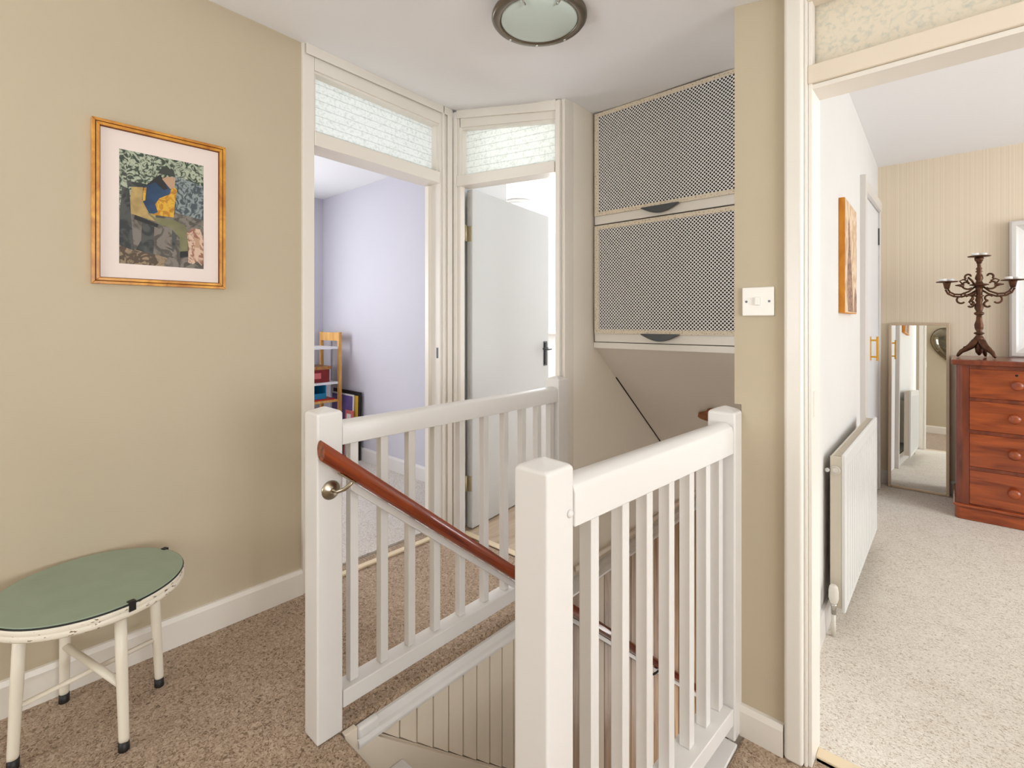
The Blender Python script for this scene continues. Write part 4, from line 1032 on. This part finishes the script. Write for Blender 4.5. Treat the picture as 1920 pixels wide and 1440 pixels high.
for z0, z1 in ((0.735, 0.755), (0.534, 0.556), (0.311, 0.332), (0.932, 0.955), (0.094, 0.100)):
    B(CX0 + 0.062, CX1 - 0.062, FY + 0.002, FY + 0.018, z0, z1).build('drawer_rail', 'chest_dark', ch, bevel=0.002)
for x0 in (CX0 + 0.045, CX1 - 0.062):
    B(x0, x0 + 0.017, FY + 0.002, FY + 0.018, 0.094, 0.955).build('drawer_stile', 'chest_dark', ch)

# white framed mirror on the chest
wm = thing('framed_mirror', 'white wide framed mirror standing on the mahogany chest', 'mirror', (0.6, 4.62, 0.988))
wx0, wx1, wz0, wz1 = 0.243, 0.95, 0.9885, 1.885
mb = MB()
yy0 = 4.632
prof_ = [(0.0, 0.040), (0.0, 0.0), (0.010, -0.012), (0.030, -0.012), (0.042, 0.004), (0.060, 0.012), (0.075, 0.024)]
def fr_ring(i0, d0, i1, d1):
    o_ = [(wx0 + i0, wz0 + i0), (wx1 - i0, wz0 + i0), (wx1 - i0, wz1 - i0), (wx0 + i0, wz1 - i0)]
    n_ = [(wx0 + i1, wz0 + i1), (wx1 - i1, wz0 + i1), (wx1 - i1, wz1 - i1), (wx0 + i1, wz1 - i1)]
    vs = [(x, yy0 + d0, z) for x, z in o_] + [(x, yy0 + d1, z) for x, z in n_]
    mb.add(vs, [(i, (i + 1) % 4, 4 + (i + 1) % 4, 4 + i) for i in range(4)])
for (i0, d0), (i1, d1) in zip(prof_, prof_[1:]): fr_ring(i0, d0, i1, d1)
mb.box(wx0, wx1, yy0 + 0.036, yy0 + 0.040, wz0, wz1)
mb.build('frame', 'white', wm)
B(wx0 + 0.070, wx1 - 0.070, yy0 + 0.022, yy0 + 0.030, wz0 + 0.070, wz1 - 0.070).build('mirror_glass', 'mirror', wm)

# candelabra
KX, KY, KZ = 0.092, 4.42, 0.988
ca = thing('candelabra', 'ornate bronzed iron candelabra with scrolled arms on the chest', 'candelabra', (KX, KY, KZ))
prof_ = [(0.020, 0.10), (0.024, 0.125), (0.016, 0.140), (0.012, 0.150), (0.022, 0.157), (0.022, 0.163), (0.011, 0.170), (0.018, 0.190), (0.020, 0.215), (0.013, 0.245), (0.011, 0.275), (0.021, 0.283), (0.021, 0.293), (0.012, 0.300),
         (0.020, 0.325), (0.017, 0.345), (0.012, 0.360), (0.017, 0.375), (0.013, 0.395), (0.022, 0.402), (0.013, 0.410), (0.015, 0.440), (0.017, 0.465), (0.040, 0.472), (0.040, 0.477), (0.017, 0.484), (0.012, 0.500), (0.018, 0.515), (0.014, 0.535), (0.009, 0.552), (0.016, 0.560), (0.009, 0.568), (0.014, 0.578), (0.008, 0.590), (0.009, 0.620), (0.018, 0.632), (0.020, 0.650), (0.010, 0.655)]
MB().lathe([(r_ * 1.2, h_) for r_, h_ in prof_], (KX, KY, KZ), seg=20).build('stem', 'iron', ca)
for k in range(3):
    a = math.radians(-48 + 120 * k)
    t = Vector((math.cos(a), math.sin(a), 0)); s = Vector((-t.y, t.x, 0)); c = Vector((KX, KY, KZ))
    mb = MB()
    path = [(0.0, 0.125), (0.018, 0.105), (0.040, 0.075), (0.065, 0.055), (0.088, 0.040), (0.102, 0.018), (0.108, 0.006)]
    mb.tube([c + t * r + Vector((0, 0, h)) for r, h in path], 0.01, 10, radii=[0.016, 0.022, 0.020, 0.016, 0.013, 0.010, 0.0055])
    mb.lathe([(0.003, 0), (0.011, 0.006), (0.011, 0.014), (0.003, 0.02)], c + t * 0.068 + Vector((0, 0, 0.055)), seg=10)
    mb.build('foot', 'iron', ca)
    mb = MB(); mb.lathe([(0.004, 0.0), (0.018, 0.02), (0.022, 0.05), (0.018, 0.10), (0.012, 0.125)], c + Vector((0, 0, 0.016)), seg=12)
    if k == 0: mb.build('foot_boss', 'iron', ca)
def dish(cx_, cy_, cz_):
    return MB().lathe([(0.006, -0.050), (0.013, -0.046), (0.020, -0.012), (0.022, -0.006), (0.054, -0.004), (0.058, 0.0), (0.056, 0.002), (0.02, 0.0)], (cx_, cy_, cz_), seg=28)
dish(KX, KY, KZ + 0.660).build('candle_dish', 'iron', ca)
va = math.radians(12)      # arm plane
tips = []
for sgn in (1, -1):
    t = Vector((math.cos(va), math.sin(va), 0)) * sgn; c = Vector((KX, KY, KZ))
    def P2(r, h): return c + t * r + Vector((0, 0, h))
    mb = MB()
    lo = [(0.012, 0.440), (0.045, 0.415), (0.085, 0.398), (0.125, 0.402), (0.155, 0.420), (0.168, 0.448)]
    hi = [(0.020, 0.462), (0.050, 0.432), (0.090, 0.414), (0.122, 0.416), (0.144, 0.430), (0.155, 0.450)]
    mb.tube([P2(*p) for p in lo], 0.0058, 8); mb.tube([P2(*p) for p in hi], 0.0058, 8)
    for p, q in ((lo[2], hi[2]), (lo[3], hi[3]), (lo[4], hi[4])): mb.tube([P2(*p), P2(*q)], 0.0046, 6)
    mb.build('arm', 'iron', ca)
    mb = MB()
    def spiral(cx_, cz_, r0, r1, a0, a1, n_=16):
        return [P2(cx_ + (r0 + (r1 - r0) * i / n_) * math.cos(a0 + (a1 - a0) * i / n_), cz_ + (r0 + (r1 - r0) * i / n_) * math.sin(a0 + (a1 - a0) * i / n_)) for i in range(n_ + 1)]
    mb.tube(spiral(0.060, 0.478, 0.034, 0.010, -2.4, 2.6), 0.0058, 8)
    mb.tube(spiral(0.050, 0.530, 0.022, 0.008, -0.9, 3.2), 0.0060, 8)
    mb.tube(spiral(0.045, 0.385, 0.024, 0.012, 0.6, 4.6), 0.0058, 8)
    mb.tube(spiral(0.085, 0.375, 0.028, 0.016, 0.9, -2.4), 0.0058, 8)
    mb.tube(spiral(0.045, 0.345, 0.026, 0.010, 1.6, 5.6), 0.0062, 8)
    mb.tube([P2(0.075, 0.470), P2(0.100, 0.474), P2(0.118, 0.474)], 0.004, 8, radii=[0.013, 0.007, 0.003])
    mb.tube([P2(0.055, 0.500), P2(0.078, 0.512), P2(0.096, 0.502), P2(0.084, 0.485)], 0.0046, 8)
    mb.build('scroll', 'iron', ca)
    dish(*(P2(0.160, 0.500))).build('candle_dish', 'iron', ca)
    tips.append(P2(0.160, 0.500))
# third arm seen nearly end-on
t = Vector((-math.sin(va) - 0.55, -0.8, 0)).normalized(); c = Vector((KX, KY, KZ))
mb = MB(); P2 = lambda r, h: c + t * r + Vector((0, 0, h))
for q in ([(0.012, 0.440), (0.05, 0.412), (0.085, 0.402), (0.11, 0.42)], [(0.030, 0.47), (0.05, 0.50), (0.075, 0.52), (0.085, 0.50), (0.07, 0.48)], [(0.03, 0.42), (0.05, 0.385), (0.07, 0.36), (0.055, 0.345), (0.04, 0.36)]):
    mb.tube([P2(*p) for p in q], 0.0060, 8)
mb.build('scroll', 'iron', ca)
tips = [Vector((KX, KY, KZ + 0.660)), tips[0], tips[1]]
lab = ['top dish', 'right hand dish', 'left hand dish']
for i, tp in enumerate(tips):
    for sgn, wd_ in ((-1, 'left'), (1, 'right')):
        p = tp + Vector((0.742, 0.67, 0)) * 0.027 * sgn + Vector((0, 0, 0.0022))
        tl = thing('tealight', 'white tealight on the ' + wd_ + ' side of the candelabra ' + lab[i], 'candle', p, 'tealights on the candelabra')
        MB().lathe([(0.017, 0), (0.019, 0.003), (0.019, 0.017), (0.0175, 0.0175), (0.0165, 0.014)], p, seg=20).build('candle_cup', 'wax', tl)
        MB().lathe([(0.001, 0), (0.001, 0.006)], p + Vector((0, 0, 0.014)), seg=6).build('wick', 'black', tl)

# heart-shaped mirror on the wall behind the camera (seen only in the leaning mirror)
hm = thing('heart_mirror', 'dark framed heart shaped mirror seen reflected in the leaning mirror', 'mirror', (-0.02, -1.0, 1.36))
def heart(s, y_):
    p = []
    for i in range(56):
        a = 2 * PI * i / 56
        p.append((-0.02 + s * math.sin(a) ** 3, y_, 1.36 + s * 1.2 * (13 * math.cos(a) - 5 * math.cos(2 * a) - 2 * math.cos(3 * a) - math.cos(4 * a)) / 16))
    return p
MB().poly(heart(0.33, -0.999), (0, 0.012, 0)).build('frame', 'black', hm)
mb = MB(); n = 56; levels = [(0.325, -0.987), (0.315, -0.972), (0.27, -0.955), (0.20, -0.945), (0.10, -0.940), (0.02, -0.939)]
vs = []
for s_, y_ in levels: vs += heart(s_, y_)
fs = [(i * n + k, i * n + (k + 1) % n, (i + 1) * n + (k + 1) % n, (i + 1) * n + k) for i in range(len(levels) - 1) for k in range(n)] + [tuple(range((len(levels) - 1) * n, len(levels) * n))]
mb.add(vs, fs, 0, True); mb.build('mirror_glass', 'darkmirror', hm)
